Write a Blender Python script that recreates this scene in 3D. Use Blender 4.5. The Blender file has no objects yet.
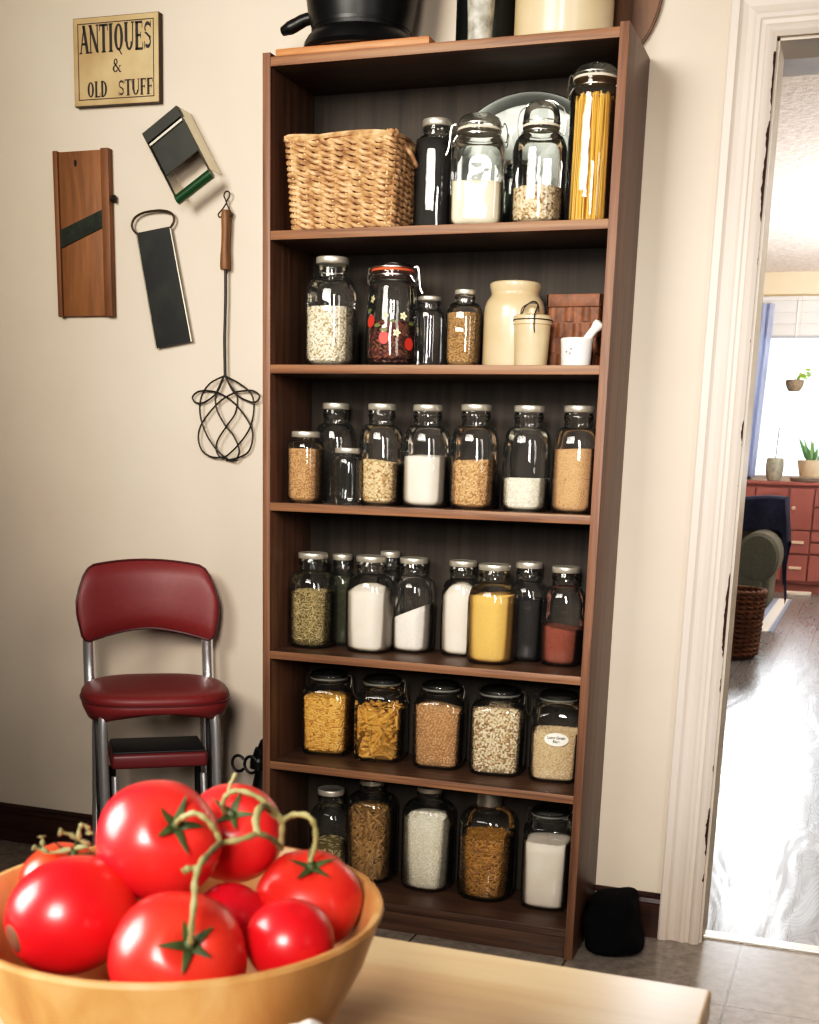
import bpy, bmesh, math, random
import numpy as np
from mathutils import Vector, Matrix

random.seed(7)
RNG = np.random.default_rng(7)
PI = math.pi
scene = bpy.context.scene
COL = scene.collection

# ------------------------------------------------------------------ object helpers
def tag(o, label=None, cat=None, group=None, kind=None):
    if label: o['label'] = label
    if cat: o['category'] = cat
    if group: o['group'] = group
    if kind: o['kind'] = kind
    return o

def thing(name, label, cat, loc=(0, 0, 0), rotz=0.0, group=None):
    o = bpy.data.objects.new(name, None)
    o.empty_display_size = 0.05
    COL.objects.link(o)
    o.location = loc
    o.rotation_euler = (0, 0, rotz)
    return tag(o, label, cat, group)

def link_mesh(name, me, mat, parent=None):
    o = bpy.data.objects.new(name, me)
    COL.objects.link(o)
    if mat and not me.materials: me.materials.append(mat)
    if parent: o.parent = parent
    return o

def finish(name, bm, mat, parent=None, smooth=True, sharp=40):
    bmesh.ops.recalc_face_normals(bm, faces=bm.faces)
    me = bpy.data.meshes.new(name)
    bm.to_mesh(me); bm.free()
    if smooth:
        for p in me.polygons: p.use_smooth = True
        try: me.set_sharp_from_angle(angle=math.radians(sharp))
        except Exception: pass
    return link_mesh(name, me, mat, parent)

def structure(name, bm, mat, smooth=False, parent=None):
    o = finish(name, bm, mat, parent, smooth)
    if parent is None: o['kind'] = 'structure'
    return o

# ------------------------------------------------------------------ shape helpers
def box(bm, x0, x1, y0, y1, z0, z1, bev=0.0, M=None, seg=2):
    r = bmesh.ops.create_cube(bm, size=1.0)
    vs = r['verts']
    for v in vs:
        v.co = Vector((x0 + (v.co.x + .5) * (x1 - x0), y0 + (v.co.y + .5) * (y1 - y0), z0 + (v.co.z + .5) * (z1 - z0)))
    if bev > 0:
        es = list({e for v in vs for e in v.link_edges})
        rr = bmesh.ops.bevel(bm, geom=es, offset=bev, segments=seg, affect='EDGES', profile=0.5)
        vs = list({v for f in rr['faces'] for v in f.verts} | {v for v in vs if v.is_valid})
    if M is not None: bmesh.ops.transform(bm, matrix=M, verts=vs)
    return vs

def lathe(bm, prof, seg=48, M=None, capb=True, capt=True, arc=None):
    """prof: list of (r, z) or (r, z, n) with n a superellipse exponent (2 = round)."""
    rings, new = [], []
    for p in prof:
        r, z = p[0], p[1]; n = p[2] if len(p) > 2 else 2.0
        ring = []
        for k in range(seg):
            a = 2 * PI * k / seg
            c, s = math.cos(a), math.sin(a)
            q = r if n == 2.0 else r / ((abs(c) ** n + abs(s) ** n) ** (1 / n))
            v = bm.verts.new((q * c, q * s, z)); ring.append(v); new.append(v)
        rings.append(ring)
    for a, b in zip(rings, rings[1:]):
        for k in range(seg):
            bm.faces.new((a[k], a[(k + 1) % seg], b[(k + 1) % seg], b[k]))
    if capb: bm.faces.new(list(reversed(rings[0])))
    if capt: bm.faces.new(rings[-1])
    if M is not None: bmesh.ops.transform(bm, matrix=M, verts=new)
    return new

def spline(pts, n=8, closed=False):
    P = [Vector(p) for p in pts]
    out = []
    N = len(P)
    for i in range(N if closed else N - 1):
        if closed: p0, p1, p2, p3 = P[i - 1], P[i], P[(i + 1) % N], P[(i + 2) % N]
        else: p0, p1, p2, p3 = P[max(i - 1, 0)], P[i], P[i + 1], P[min(i + 2, N - 1)]
        for k in range(n):
            t = k / n
            out.append(.5 * ((2 * p1) + (p2 - p0) * t + (2 * p0 - 5 * p1 + 4 * p2 - p3) * t * t + (3 * p1 - p0 - 3 * p2 + p3) * t ** 3))
    if not closed: out.append(P[-1])
    return out

def tube(bm, pts, r, sides=8, closed=False, flat=None):
    """sweep a circle (radius r, number or list) along pts"""
    P = [Vector(p) for p in pts]; N = len(P)
    R = r if isinstance(r, (list, tuple)) else [r] * N
    rings = []; up = None
    for i in range(N):
        if closed: t = P[(i + 1) % N] - P[i - 1]
        else: t = P[min(i + 1, N - 1)] - P[max(i - 1, 0)]
        if t.length < 1e-9: t = Vector((0, 0, 1))
        t.normalize()
        if up is None:
            up = Vector((0, 0, 1)) if abs(t.z) < .9 else Vector((1, 0, 0))
        n = up - t * up.dot(t)
        if n.length < 1e-6: n = t.orthogonal()
        n.normalize(); up = n
        b = t.cross(n)
        rings.append([bm.verts.new(P[i] + (n * math.cos(2 * PI * k / sides) + b * math.sin(2 * PI * k / sides)) * R[i]) for k in range(sides)])
    M = N if closed else N - 1
    for i in range(M):
        a, b2 = rings[i], rings[(i + 1) % N]
        for k in range(sides):
            try: bm.faces.new((a[k], a[(k + 1) % sides], b2[(k + 1) % sides], b2[k]))
            except ValueError: pass
    if not closed:
        bm.faces.new(list(reversed(rings[0]))); bm.faces.new(rings[-1])

def prism(bm, poly, y0, y1, M=None):
    """poly: (x, z) outline, extruded along y"""
    a = [bm.verts.new((p[0], y0, p[1])) for p in poly]
    b = [bm.verts.new((p[0], y1, p[1])) for p in poly]
    n = len(poly)
    fs = [bm.faces.new(a), bm.faces.new(list(reversed(b)))]
    for i in range(n): bm.faces.new((a[i], b[i], b[(i + 1) % n], a[(i + 1) % n]))
    bmesh.ops.triangulate(bm, faces=fs)
    if M is not None: bmesh.ops.transform(bm, matrix=M, verts=a + b)
    return a + b

def frame_M(origin, z):
    z = Vector(z).normalized()
    q = Vector((0, 0, 1)).rotation_difference(z)
    return Matrix.Translation(Vector(origin)) @ q.to_matrix().to_4x4()

# ------------------------------------------------------------------ materials
def newmat(name):
    m = bpy.data.materials.new(name); m.use_nodes = True
    nt = m.node_tree
    b = nt.nodes['Principled BSDF']
    return m, nt, b

def N(nt, t, **kw):
    n = nt.nodes.new(t)
    for k, v in kw.items():
        if k in n.inputs: n.inputs[k].default_value = v
        else: setattr(n, k, v)
    return n

def ramp(nt, fac, stops):
    r = nt.nodes.new('ShaderNodeValToRGB')
    e = r.color_ramp.elements
    e[0].position, e[0].color = stops[0][0], (*stops[0][1], 1)
    e[1].position, e[1].color = stops[-1][0], (*stops[-1][1], 1)
    for p, c in stops[1:-1]:
        x = e.new(p); x.color = (*c, 1)
    nt.links.new(fac, r.inputs['Fac'])
    return r.outputs['Color']

def coords(nt, scale=(1, 1, 1), rot=(0, 0, 0), loc=(0, 0, 0)):
    t = nt.nodes.new('ShaderNodeTexCoord'); m = nt.nodes.new('ShaderNodeMapping')
    m.inputs['Scale'].default_value = scale; m.inputs['Rotation'].default_value = rot; m.inputs['Location'].default_value = loc
    nt.links.new(t.outputs['Object'], m.inputs['Vector'])
    return m.outputs['Vector']

def bump(nt, b, h, strength=.2, dist=.002):
    n = nt.nodes.new('ShaderNodeBump'); n.inputs['Strength'].default_value = strength; n.inputs['Distance'].default_value = dist
    nt.links.new(h, n.inputs['Height']); nt.links.new(n.outputs['Normal'], b.inputs['Normal'])

def plain(name, c, rough=.5, metal=0., spec=.5, coat=0., noise=None, nscale=40., bstr=0.):
    m, nt, b = newmat(name)
    b.inputs['Base Color'].default_value = (*c, 1)
    b.inputs['Roughness'].default_value = rough; b.inputs['Metallic'].default_value = metal
    b.inputs['Specular IOR Level'].default_value = spec; b.inputs['Coat Weight'].default_value = coat
    if noise or bstr:
        tx = N(nt, 'ShaderNodeTexNoise', Scale=nscale, Detail=5.); nt.links.new(coords(nt), tx.inputs['Vector'])
        if noise: nt.links.new(ramp(nt, tx.outputs['Fac'], [(.3, noise), (.7, c)]), b.inputs['Base Color'])
        if bstr: bump(nt, b, tx.outputs['Fac'], bstr)
    return m

def wood(name, dark, light, scale=(3, 3, 40), rough=.45, spec=.4, bstr=.15, detail=6.):
    """grain runs along the axis with the smallest scale"""
    m, nt, b = newmat(name)
    v = coords(nt, scale)
    n1 = N(nt, 'ShaderNodeTexNoise', Scale=1.0, Detail=detail, Distortion=.6, Roughness=.6); nt.links.new(v, n1.inputs['Vector'])
    nt.links.new(ramp(nt, n1.outputs['Fac'], [(.32, dark), (.5, tuple((a + c) / 2 for a, c in zip(dark, light))), (.68, light)]), b.inputs['Base Color'])
    b.inputs['Roughness'].default_value = rough; b.inputs['Specular IOR Level'].default_value = spec
    bump(nt, b, n1.outputs['Fac'], bstr, .001)
    return m

def grainmat(name, stops, rough=.7, scale=0., bstr=0., island=True):
    """colour varies from piece to piece (random per island) or by fine noise"""
    m, nt, b = newmat(name)
    if island:
        g = nt.nodes.new('ShaderNodeNewGeometry'); f = g.outputs['Random Per Island']
        nt.links.new(ramp(nt, f, stops), b.inputs['Base Color'])
    else:
        v = N(nt, 'ShaderNodeTexVoronoi', Scale=scale); nt.links.new(coords(nt), v.inputs['Vector'])
        nt.links.new(ramp(nt, v.outputs['Distance'], stops), b.inputs['Base Color'])
        if bstr: bump(nt, b, v.outputs['Distance'], bstr, .003)
    b.inputs['Roughness'].default_value = rough
    return m

def glassmat(name, tint=(.975, .98, .975), edge=(.70, .73, .71), refl=1.0, rough=.02, haze=.007):
    m = bpy.data.materials.new(name); m.use_nodes = True
    nt = m.node_tree; nt.nodes.clear()
    out = nt.nodes.new('ShaderNodeOutputMaterial')
    mix = nt.nodes.new('ShaderNodeMixShader')
    tr = nt.nodes.new('ShaderNodeBsdfTransparent'); gl = nt.nodes.new('ShaderNodeBsdfGlossy')
    gl.inputs['Roughness'].default_value = rough
    gl.inputs['Color'].default_value = (refl, refl, refl, 1)
    fr = N(nt, 'ShaderNodeFresnel', IOR=1.5)
    lw = N(nt, 'ShaderNodeLayerWeight', Blend=.22)
    cm = nt.nodes.new('ShaderNodeValToRGB')
    cm.color_ramp.elements[0].position = .25; cm.color_ramp.elements[0].color = (*tint, 1)
    cm.color_ramp.elements[1].position = .95; cm.color_ramp.elements[1].color = (*edge, 1)
    nt.links.new(lw.outputs['Facing'], cm.inputs['Fac'])
    nt.links.new(cm.outputs['Color'], tr.inputs['Color'])
    # slight waviness of old glass
    tx = N(nt, 'ShaderNodeTexNoise', Scale=28., Detail=1.); nt.links.new(coords(nt), tx.inputs['Vector'])
    bp = nt.nodes.new('ShaderNodeBump'); bp.inputs['Strength'].default_value = .24; bp.inputs['Distance'].default_value = .004
    nt.links.new(tx.outputs['Fac'], bp.inputs['Height'])
    nt.links.new(bp.outputs['Normal'], gl.inputs['Normal'])
    nt.links.new(fr.outputs['Fac'], mix.inputs['Fac'])
    nt.links.new(tr.outputs['BSDF'], mix.inputs[1]); nt.links.new(gl.outputs['BSDF'], mix.inputs[2])
    df = nt.nodes.new('ShaderNodeBsdfDiffuse'); df.inputs['Color'].default_value = (.78, .80, .74, 1)  # faint grey haze mixed in where the glass lacks room reflections
    m2 = nt.nodes.new('ShaderNodeMixShader'); m2.inputs['Fac'].default_value = haze
    nt.links.new(mix.outputs['Shader'], m2.inputs[1]); nt.links.new(df.outputs['BSDF'], m2.inputs[2])
    nt.links.new(m2.outputs['Shader'], out.inputs['Surface'])
    return m

def emis(name, c, s):
    m = bpy.data.materials.new(name); m.use_nodes = True
    nt = m.node_tree; nt.nodes.clear()
    out = nt.nodes.new('ShaderNodeOutputMaterial'); e = nt.nodes.new('ShaderNodeEmission')
    e.inputs['Color'].default_value = (*c, 1); e.inputs['Strength'].default_value = s
    nt.links.new(e.outputs['Emission'], out.inputs['Surface'])
    return m

def hexc(h):
    f = lambda v: (v / 12.92 if v <= .04045 else ((v + .055) / 1.055) ** 2.4)
    return tuple(f(int(h[i:i + 2], 16) / 255) for i in (0, 2, 4))

M = {}
M['shelf_wood'] = wood('walnut_shelf_wood', hexc('40291d'), hexc('6a4733'), (60, 60, 2.2), .42, .35, .12)  # panel wood darkened, the bookcase's inner shade put into the colour
M['lit_edge_v'] = wood('walnut_lit_edge_upright', hexc('5a3b29'), hexc('876048'), (90, 90, 3.), .5, .4, .1)  # front edges coloured lighter to look lit; same walnut as the panels
M['lit_edge_h'] = wood('walnut_lit_edge_across', hexc('62412c'), hexc('946b4c'), (3., 90, 90), .5, .4, .1)  # crosswise front edges, lit tone put into the colour as well
M['shelf_board'] = wood('walnut_board_wood', hexc('38251a'), hexc('5e4230'), (2.2, 60, 60), .42, .4, .12)  # boards darkened too, their shade put into the colour
M['shaded_back'] = wood('walnut_shaded_back', hexc('241e18'), hexc('3a3128'), (40, 40, 1.5), .6, .25, .05)  # back darkened, shade of the deep shelves put into the colour
M['glass'] = glassmat('clear_jar_glass')
M['glass_dark'] = glassmat('dark_smoked_glass', (.25, .27, .25), (.1, .12, .1))
M['lid'] = plain('tin_lid', hexc('dcd5c6'), .34, .65, noise=hexc('c2bbab'), nscale=30)
M['zinc'] = plain('zinc_lid', hexc('b8b2a6'), .4, 1.)
M['wire'] = plain('steel_wire', hexc('c9c6bd'), .3, 1.)
M['wire_shaded'] = plain('shaded_steel_wire', hexc('6d6a62'), .35, 1.)  # steel wire darkened in colour for the shaded jar tops of the lower rows
M['rubber_pale'] = plain('pale_rubber', hexc('d8cdb8'), .6)
M['rubber_shaded'] = plain('shaded_rubber', hexc('6b6a62'), .6)  # gasket rubber darkened likewise, shade put into its colour
M['rubber_red'] = plain('orange_rubber', hexc('c4572f'), .6)
M['chrome'] = plain('chrome', (.92, .92, .93), .24, .9)
M['black_iron'] = plain('black_iron', hexc('151515'), .38, .4, noise=hexc('0c0c0c'), nscale=25, bstr=.1)
M['black_wire'] = plain('black_wire', hexc('1d1916'), .5, .3)
M['black_cloth'] = plain('black_cloth', hexc('0a0a0c'), .95, spec=.1, noise=hexc('050506'), nscale=60, bstr=.2)
M['white_ceramic'] = plain('white_ceramic', hexc('eeeae2'), .25)
M['stoneware'] = plain('tan_stoneware', hexc('d0bc9a'), .3, coat=.4, noise=hexc('c0a780'), nscale=9)
M['stoneware_top'] = plain('buff_stoneware', hexc('d8c3a0'), .4, coat=.2, noise=hexc('cdb48c'), nscale=7)

# ------------------------------------------------------------------ dimensions of the bookcase
W, D, H = .842, .2557, 2.08
T = .02
SH = [1.700, 1.3995, 1.0743, .7050, .417, .078]      # top faces of the shelves, top to bottom

def bookcase():
    t = thing('bookcase', 'tall dark walnut open bookcase with six rows of pantry jars', 'bookcase', (0, 0, 0))
    for x0 in (0, W - T):
        bm = bmesh.new(); box(bm, x0, x0 + T, -D + .002, -.002, 0, H, .0008); s = finish('side_panel', bm, M['shelf_wood'], t)
        bm = bmesh.new(); box(bm, x0, x0 + T, -D, -D + .002, 0, H, .0006); finish('lit_edge', bm, M['lit_edge_v'], s)  # thin strip added so the front edge looks lit
    bm = bmesh.new(); box(bm, T, W - T, -D + .003, -.008, 2.051, 2.071, .0008); s = finish('top_panel', bm, M['shelf_board'], t)
    bm = bmesh.new(); box(bm, T, W - T, -D + .001, -D + .003, 2.051, 2.071, .0006); finish('lit_edge', bm, M['lit_edge_h'], s)
    for z in SH[:-1]:
        bm = bmesh.new(); box(bm, T, W - T, -D + .003, -.012, z - .020, z, .0008); s = finish('shelf', bm, M['shelf_board'], t)
        bm = bmesh.new(); box(bm, T, W - T, -D + .001, -D + .003, z - .020, z, .0006); finish('lit_edge', bm, M['lit_edge_h'], s)
    bm = bmesh.new(); box(bm, T, W - T, -D + .001, -.012, SH[5] - .02, SH[5], .0015); finish('bottom_shelf', bm, M['shelf_board'], t)
    bm = bmesh.new(); box(bm, T, W - T, -D + .012, -D + .028, 0, SH[5] - .02, .001); finish('kick_board', bm, M['shelf_board'], t)
    bm = bmesh.new(); box(bm, T, W - T, -.010, -.003, .02, 2.06); finish('back_panel', bm, M['shaded_back'], t)
bookcase()

# ------------------------------------------------------------------ pieces of food
def tpl_ellipsoid(a, b, c, seg=8, rings=5):
    V, F = [], []
    V.append((0, 0, c))
    for i in range(1, rings):
        ph = PI * i / rings
        for k in range(seg):
            th = 2 * PI * k / seg
            V.append((a * math.sin(ph) * math.cos(th), b * math.sin(ph) * math.sin(th), c * math.cos(ph)))
    V.append((0, 0, -c))
    for k in range(seg): F.append((0, 1 + k, 1 + (k + 1) % seg))
    for i in range(rings - 2):
        for k in range(seg):
            a0 = 1 + i * seg
            F.append((a0 + k, a0 + seg + k, a0 + seg + (k + 1) % seg, a0 + (k + 1) % seg))
    L = len(V) - 1; a0 = 1 + (rings - 2) * seg
    for k in range(seg): F.append((L, a0 + (k + 1) % seg, a0 + k))
    return np.array(V), F

def tpl_tube(r, length, bend=0., seg=7, rings=2, wall=.45):
    """open pasta tube lying along x, curved by bend radians"""
    V, F = [], []
    for rr in (r, r * wall):
        for i in range(rings + 1):
            t = i / rings - .5
            if bend:
                Rb = length / bend; a = t * bend
                c = np.array((Rb * math.sin(a), 0, Rb * (math.cos(a) - 1))); ax = np.array((math.cos(a), 0, -math.sin(a)))
            else: c = np.array((t * length, 0, 0)); ax = np.array((1., 0, 0))
            nz = np.array((-ax[2], 0, ax[0]))
            for k in range(seg):
                th = 2 * PI * k / seg
                V.append(c + rr * (math.cos(th) * np.array((0, 1., 0)) + math.sin(th) * nz))
    n = (rings + 1) * seg
    for s in range(2):
        for i in range(rings):
            for k in range(seg):
                a = s * n + i * seg + k; b = s * n + i * seg + (k + 1) % seg
                f = (a, b, b + seg, a + seg)
                F.append(f if s == 0 else tuple(reversed(f)))
    for i in (0, rings):
        for k in range(seg):
            a = i * seg + k; b = i * seg + (k + 1) % seg
            F.append((a, b, b + n, a + n))
    return np.array(V), F

def tpl_box(a, b, c):
    V = np.array([(sx * a, sy * b, sz * c) for sx in (-1, 1) for sy in (-1, 1) for sz in (-1, 1)], float)
    F = [(0, 1, 3, 2), (4, 6, 7, 5), (0, 4, 5, 1), (2, 3, 7, 6), (0, 2, 6, 4), (1, 5, 7, 3)]
    return V, F

PIECE = {
    'bean': (tpl_ellipsoid(.0058, .0040, .0037), .0040),
    'smallbean': (tpl_ellipsoid(.0042, .0033, .0030), .0032),
    'oat': (tpl_ellipsoid(.0040, .0030, .0011, 7, 4), .0018),
    'rice': (tpl_ellipsoid(.0034, .0013, .0013, 6, 4), .0014),
    'grain': (tpl_ellipsoid(.0030, .0018, .0017, 6, 4), .0018),
    'penne': (tpl_tube(.0045, .040, 0., 8, 1), .0048),
    'casarecce': (tpl_tube(.0030, .038, .35, 6, 4), .0040),
    'macaroni': (tpl_tube(.0032, .014, 1.6, 7, 4), .0042),
    'herb': (tpl_box(.0075, .0011, .0004), .0012),
    'leaf': (tpl_ellipsoid(.006, .0035, .0006, 6, 4), .0015),
}

def outline(th, R, n):
    c, s = np.cos(th), np.sin(th)
    return R / ((np.abs(c) ** n + np.abs(s) ** n) ** (1 / n))

def fill_mesh(name, R, h, n, piece=None, count=600, tilt=0., mound=0., lay=.6, rb=.010):
    """a body of food standing in a jar: core of revolution + pieces lying on its outside and top"""
    V, F = [], []
    seg = 40
    pr = PIECE[piece][1] if piece else 0.
    Rc = R - pr * 1.7
    def top(x, y):
        return h + tilt * (x / R) + mound * (1 - (x * x + y * y) / (R * R))
    rows = [(.72, .0), (.90, rb * .25), (.98, rb * .8), (1.0, rb * 1.6)]
    zs = []
    ang = np.arange(seg) * 2 * PI / seg
    out = outline(ang, 1.0, n)
    vid = 0
    for f, z in rows:
        for k in range(seg): V.append((f * Rc * out[k] * math.cos(ang[k]), f * Rc * out[k] * math.sin(ang[k]), z))
    for j in range(1, 7):
        for k in range(seg):
            x, y = Rc * out[k] * math.cos(ang[k]), Rc * out[k] * math.sin(ang[k])
            zt = top(x, y) - pr * .6
            V.append((x, y, rb * 1.6 + (zt - rb * 1.6) * j / 6))
    for f in (.85, .6, .3):
        for k in range(seg):
            x, y = f * Rc * out[k] * math.cos(ang[k]), f * Rc * out[k] * math.sin(ang[k])
            V.append((x, y, top(x, y) - pr * .6 + (RNG.uniform(-1, 1) * .0012)))
    nr = 4 + 6 + 3
    for i in range(nr - 1):
        for k in range(seg):
            a, b = i * seg + k, i * seg + (k + 1) % seg
            F.append((a, b, b + seg, a + seg))
    F.append(tuple(reversed(range(seg))))
    V.append((0, 0, top(0, 0) - pr * .6)); c = len(V) - 1
    for k in range(seg):
        F.append(((nr - 1) * seg + k, (nr - 1) * seg + (k + 1) % seg, c))
    V = [np.array(V)]; off = len(V[0])
    if piece:
        TV, TF = PIECE[piece][0]
        half = np.abs(TV).max(0)
        nside = int(count * .8)
        ncore = len(F)
        for i in range(count):
            side = i < nside
            if side:
                th = 2 * PI * ((i * .7548776662466927 + RNG.normal(0, .004)) % 1)
                ro = float(outline(np.array([th]), R, n)[0]) - pr
                z = (i * .5698402909980532 + RNG.normal(0, .01)) % 1
                # normal of the outline (numerical)
                d = 1e-3
                p0 = outline(np.array([th - d]), R, n)[0] * np.array((math.cos(th - d), math.sin(th - d)))
                p1 = outline(np.array([th + d]), R, n)[0] * np.array((math.cos(th + d), math.sin(th + d)))
                tg = p1 - p0; tg /= np.linalg.norm(tg)
                nn = np.array((tg[1], -tg[0], 0.)); tg = np.array((tg[0], tg[1], 0.))
                x, y = ro * math.cos(th), ro * math.sin(th)
                zmax = top(x, y)
                lo = rb * .6 + half[2]
                z = lo + z * max(zmax - lo - half[1] * .5, .001)
                shrink = 1.0 if z > rb * 1.6 else .965
                a = RNG.uniform(0, 2 * PI) if RNG.uniform() > lay else RNG.normal(0, .45)
                ux = tg * math.cos(a) + np.array((0, 0, 1.)) * math.sin(a)
                uz = nn + RNG.normal(0, .22, 3); uz -= ux * uz.dot(ux); uz /= np.linalg.norm(uz)
                reach = abs(tg.dot(ux)) * half[0]
                # keep long pieces inside a round wall
                sag = reach * reach / (2 * max(R, .01)) if n < 3 else 0
                pos = np.array((x * shrink, y * shrink, z)) - nn * (sag + RNG.uniform(0, .0015))
                if half[0] > .006:            # keep the ends of long pieces inside the wall
                    for sg in (-1, 1):
                        q = pos + ux * half[0] * sg
                        lim = float(outline(np.array([math.atan2(q[1], q[0])]), R, n)[0]) - pr * 1.1
                        rq = math.hypot(q[0], q[1])
                        if rq > lim: pos[:2] -= q[:2] / rq * (rq - lim)
                e = abs(ux[2]) * half[0]
                pos[2] = min(max(pos[2], rb * .5 + e * .8 + half[2]), max(zmax - e * .5, .012))
            else:
                th = RNG.uniform(0, 2 * PI); f = math.sqrt(RNG.uniform(0, .86))
                ro = f * (float(outline(np.array([th]), R, n)[0]) - pr - half[0] * .5)
                x, y = ro * math.cos(th), ro * math.sin(th)
                a = RNG.uniform(0, 2 * PI)
                ux = np.array((math.cos(a), math.sin(a), RNG.normal(0, .15))); ux /= np.linalg.norm(ux)
                uz = np.array((0, 0, 1.)) + RNG.normal(0, .3, 3); uz -= ux * uz.dot(ux); uz /= np.linalg.norm(uz)
                pos = np.array((x, y, top(x, y) - pr * .2))
            uy = np.cross(uz, ux)
            P = TV @ np.array((ux, uy, uz)) + pos
            V.append(P)
            F.extend(tuple(j + off for j in f_) for f_ in TF)
            off += len(P)
    me = bpy.data.meshes.new(name)
    me.from_pydata(np.concatenate(V).tolist(), [], F)
    for p in me.polygons:
        p.use_smooth = True
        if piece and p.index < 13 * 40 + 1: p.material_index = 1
    return me

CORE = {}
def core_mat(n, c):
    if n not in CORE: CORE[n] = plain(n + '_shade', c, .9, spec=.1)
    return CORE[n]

def food(name, label, cat, x, y, z, R, h, n, mat, piece=None, count=600, rot=0., **kw):
    me = fill_mesh(name, R, h, n, piece, count, **kw)
    me.materials.append(mat)
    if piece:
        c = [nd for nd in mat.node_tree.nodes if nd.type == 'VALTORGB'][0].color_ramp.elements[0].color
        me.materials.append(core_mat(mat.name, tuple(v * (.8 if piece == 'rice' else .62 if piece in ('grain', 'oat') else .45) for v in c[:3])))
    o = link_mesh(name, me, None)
    o.location = (x, y, z); o.rotation_euler = (0, 0, rot)
    return tag(o, label, cat, kind='stuff')

F = {
    'white_bean': grainmat('white_beans', [(0, hexc('e9dcc0')), (.5, hexc('f2e8d2')), (.85, hexc('d9c7a3')), (1, hexc('a58a66'))], .5),
    'dark_bits': grainmat('dried_herb_bits', [(0, hexc('3a1712')), (.4, hexc('5c1f18')), (.7, hexc('6e4a2c')), (1, hexc('8a3a2a'))]),
    'seed': grainmat('tan_seeds', [(0, hexc('a5804f')), (.5, hexc('c29c68')), (1, hexc('6f5230'))]),
    'oat': grainmat('oat_flakes', [(0, hexc('d9b98a')), (.5, hexc('ecd3a8')), (.8, hexc('c09a68')), (1, hexc('8f6a42'))]),
    'oat_pale': grainmat('pale_oat_flakes', [(0, hexc('dcc49c')), (.45, hexc('f0dfc0')), (.8, hexc('c5a376')), (1, hexc('7a5835'))]),
    'flour': plain('white_flour', hexc('efe3d3'), .9, spec=.1, noise=hexc('e8d9c6'), nscale=18, bstr=.15),
    'flour_cream': plain('cream_flour', hexc('efe2c6'), .9, spec=.1, noise=hexc('e6d5b4'), nscale=18, bstr=.1),
    'sugar': plain('white_sugar', hexc('f0e6da'), .7, spec=.3, noise=hexc('e8dccd'), nscale=160, bstr=.2),
    'rice': grainmat('white_rice', [(0, hexc('efe6d0')), (.6, hexc('f6f0e0')), (1, hexc('d8c8a6'))], .5),
    'rice_brown': grainmat('brown_rice', [(0, hexc('dcc097')), (.6, hexc('e8d2ae')), (1, hexc('b8935f'))], .6),
    'tan_grain': grainmat('tan_grain', [(0, hexc('c99a66')), (.5, hexc('d9b080')), (1, hexc('a5764a'))], .7),
    'meal': grainmat('tan_meal', [(0, hexc('d2a878')), (.6, hexc('c2956a')), (1, hexc('8a6545'))], .85, 380., .25, island=False),
    'corn': grainmat('yellow_cornmeal', [(0, hexc('e6bb6c')), (.6, hexc('deae5c')), (1, hexc('c89848'))], .85, 520., .15, island=False),
    'red_powder': grainmat('red_brown_powder', [(0, hexc('93503a')), (.6, hexc('84432f')), (1, hexc('5c2c20'))], .9, 420., .15, island=False),
    'dark_powder': plain('dark_powder', hexc('17100c'), .8, noise=hexc('0d0907'), nscale=60),
    'herb': grainmat('green_herbs', [(0, hexc('928050')), (.4, hexc('b7a272')), (.7, hexc('9a8852')), (1, hexc('d2c096'))]),
    'macaroni': grainmat('macaroni', [(0, hexc('d9a044')), (.5, hexc('e6b65c')), (1, hexc('b97f2c'))], .45),
    'macaroni_dark': grainmat('wholewheat_macaroni', [(0, hexc('9a6a2c')), (.5, hexc('b88438')), (1, hexc('7a5222'))], .5),
    'penne': grainmat('penne', [(0, hexc('d0983f')), (.5, hexc('e2b05a')), (1, hexc('a87428'))], .45),
    'casarecce': grainmat('wholewheat_pasta', [(0, hexc('8f6a3a')), (.5, hexc('b48a50')), (1, hexc('6d4d28'))], .55),
    'spaghetti': grainmat('spaghetti', [(0, hexc('d99a32')), (.5, hexc('eebb55')), (.8, hexc('f4cd74')), (1, hexc('b97d22'))], .4),
}

# ------------------------------------------------------------------ jars
def lid_profile(r, z0, h):
    return [(r * .97, z0), (r, z0 + h * .06), (r, z0 + h * .82), (r * .97, z0 + h * .95), (r * .90, z0 + h), (r * .86, z0 + h * .97), (r * .84, z0 + h * .93)]

def knurled(bm, prof, seg=72, amp=.006):
    vs = lathe(bm, prof, seg)
    for i, v in enumerate(vs):
        row, k = divmod(i, seg)
        if 1 <= row <= 2 and k % 2: v.co.x *= 1 - amp * 2; v.co.y *= 1 - amp * 2

def screw_jar(label, x, y, z, R, Hh, lid_r=.65, neck=.80, shoulder=.60, lid_h=.062, glass='glass', lid='lid', n=2.6, rot=0., cat='jar', name='mason_jar'):
    t = thing(name, label, cat, (x, y, z + .0006), rot)
    nr = lid_r * .92
    zs, zn, zl = shoulder * Hh, neck * Hh, Hh * (1 - lid_h)
    prof = [(R * .70, .004), (R * .74, .0012, n), (R * .86, .0, n), (R * .95, .006, n), (R, .018, n), (R, zs * .55, n), (R, zs, n)]
    for k in range(1, 8):
        a = k / 8 * PI / 2
        # rounded shoulder that turns into the neck
        f = math.sin(a) ** 1.05
        prof.append((R * (nr + (1 - nr) * math.cos(a) ** .75), zs + (zn - zs) * f, n + (2 - n) * k / 8))
    prof += [(R * nr, zn), (R * nr * .99, zn + (zl - zn) * .45), (R * (nr + .035), zn + (zl - zn) * .55), (R * (nr + .035), zn + (zl - zn) * .75), (R * nr, zn + (zl - zn) * .85), (R * nr, Hh * .985)]
    bm = bmesh.new(); lathe(bm, prof, 56, capb=True, capt=False); finish('jar_body', bm, M[glass], t)
    bm = bmesh.new(); knurled(bm, lid_profile(R * lid_r, zl, Hh * lid_h)); finish('lid', bm, M[lid], t, sharp=50)
    return t

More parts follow.
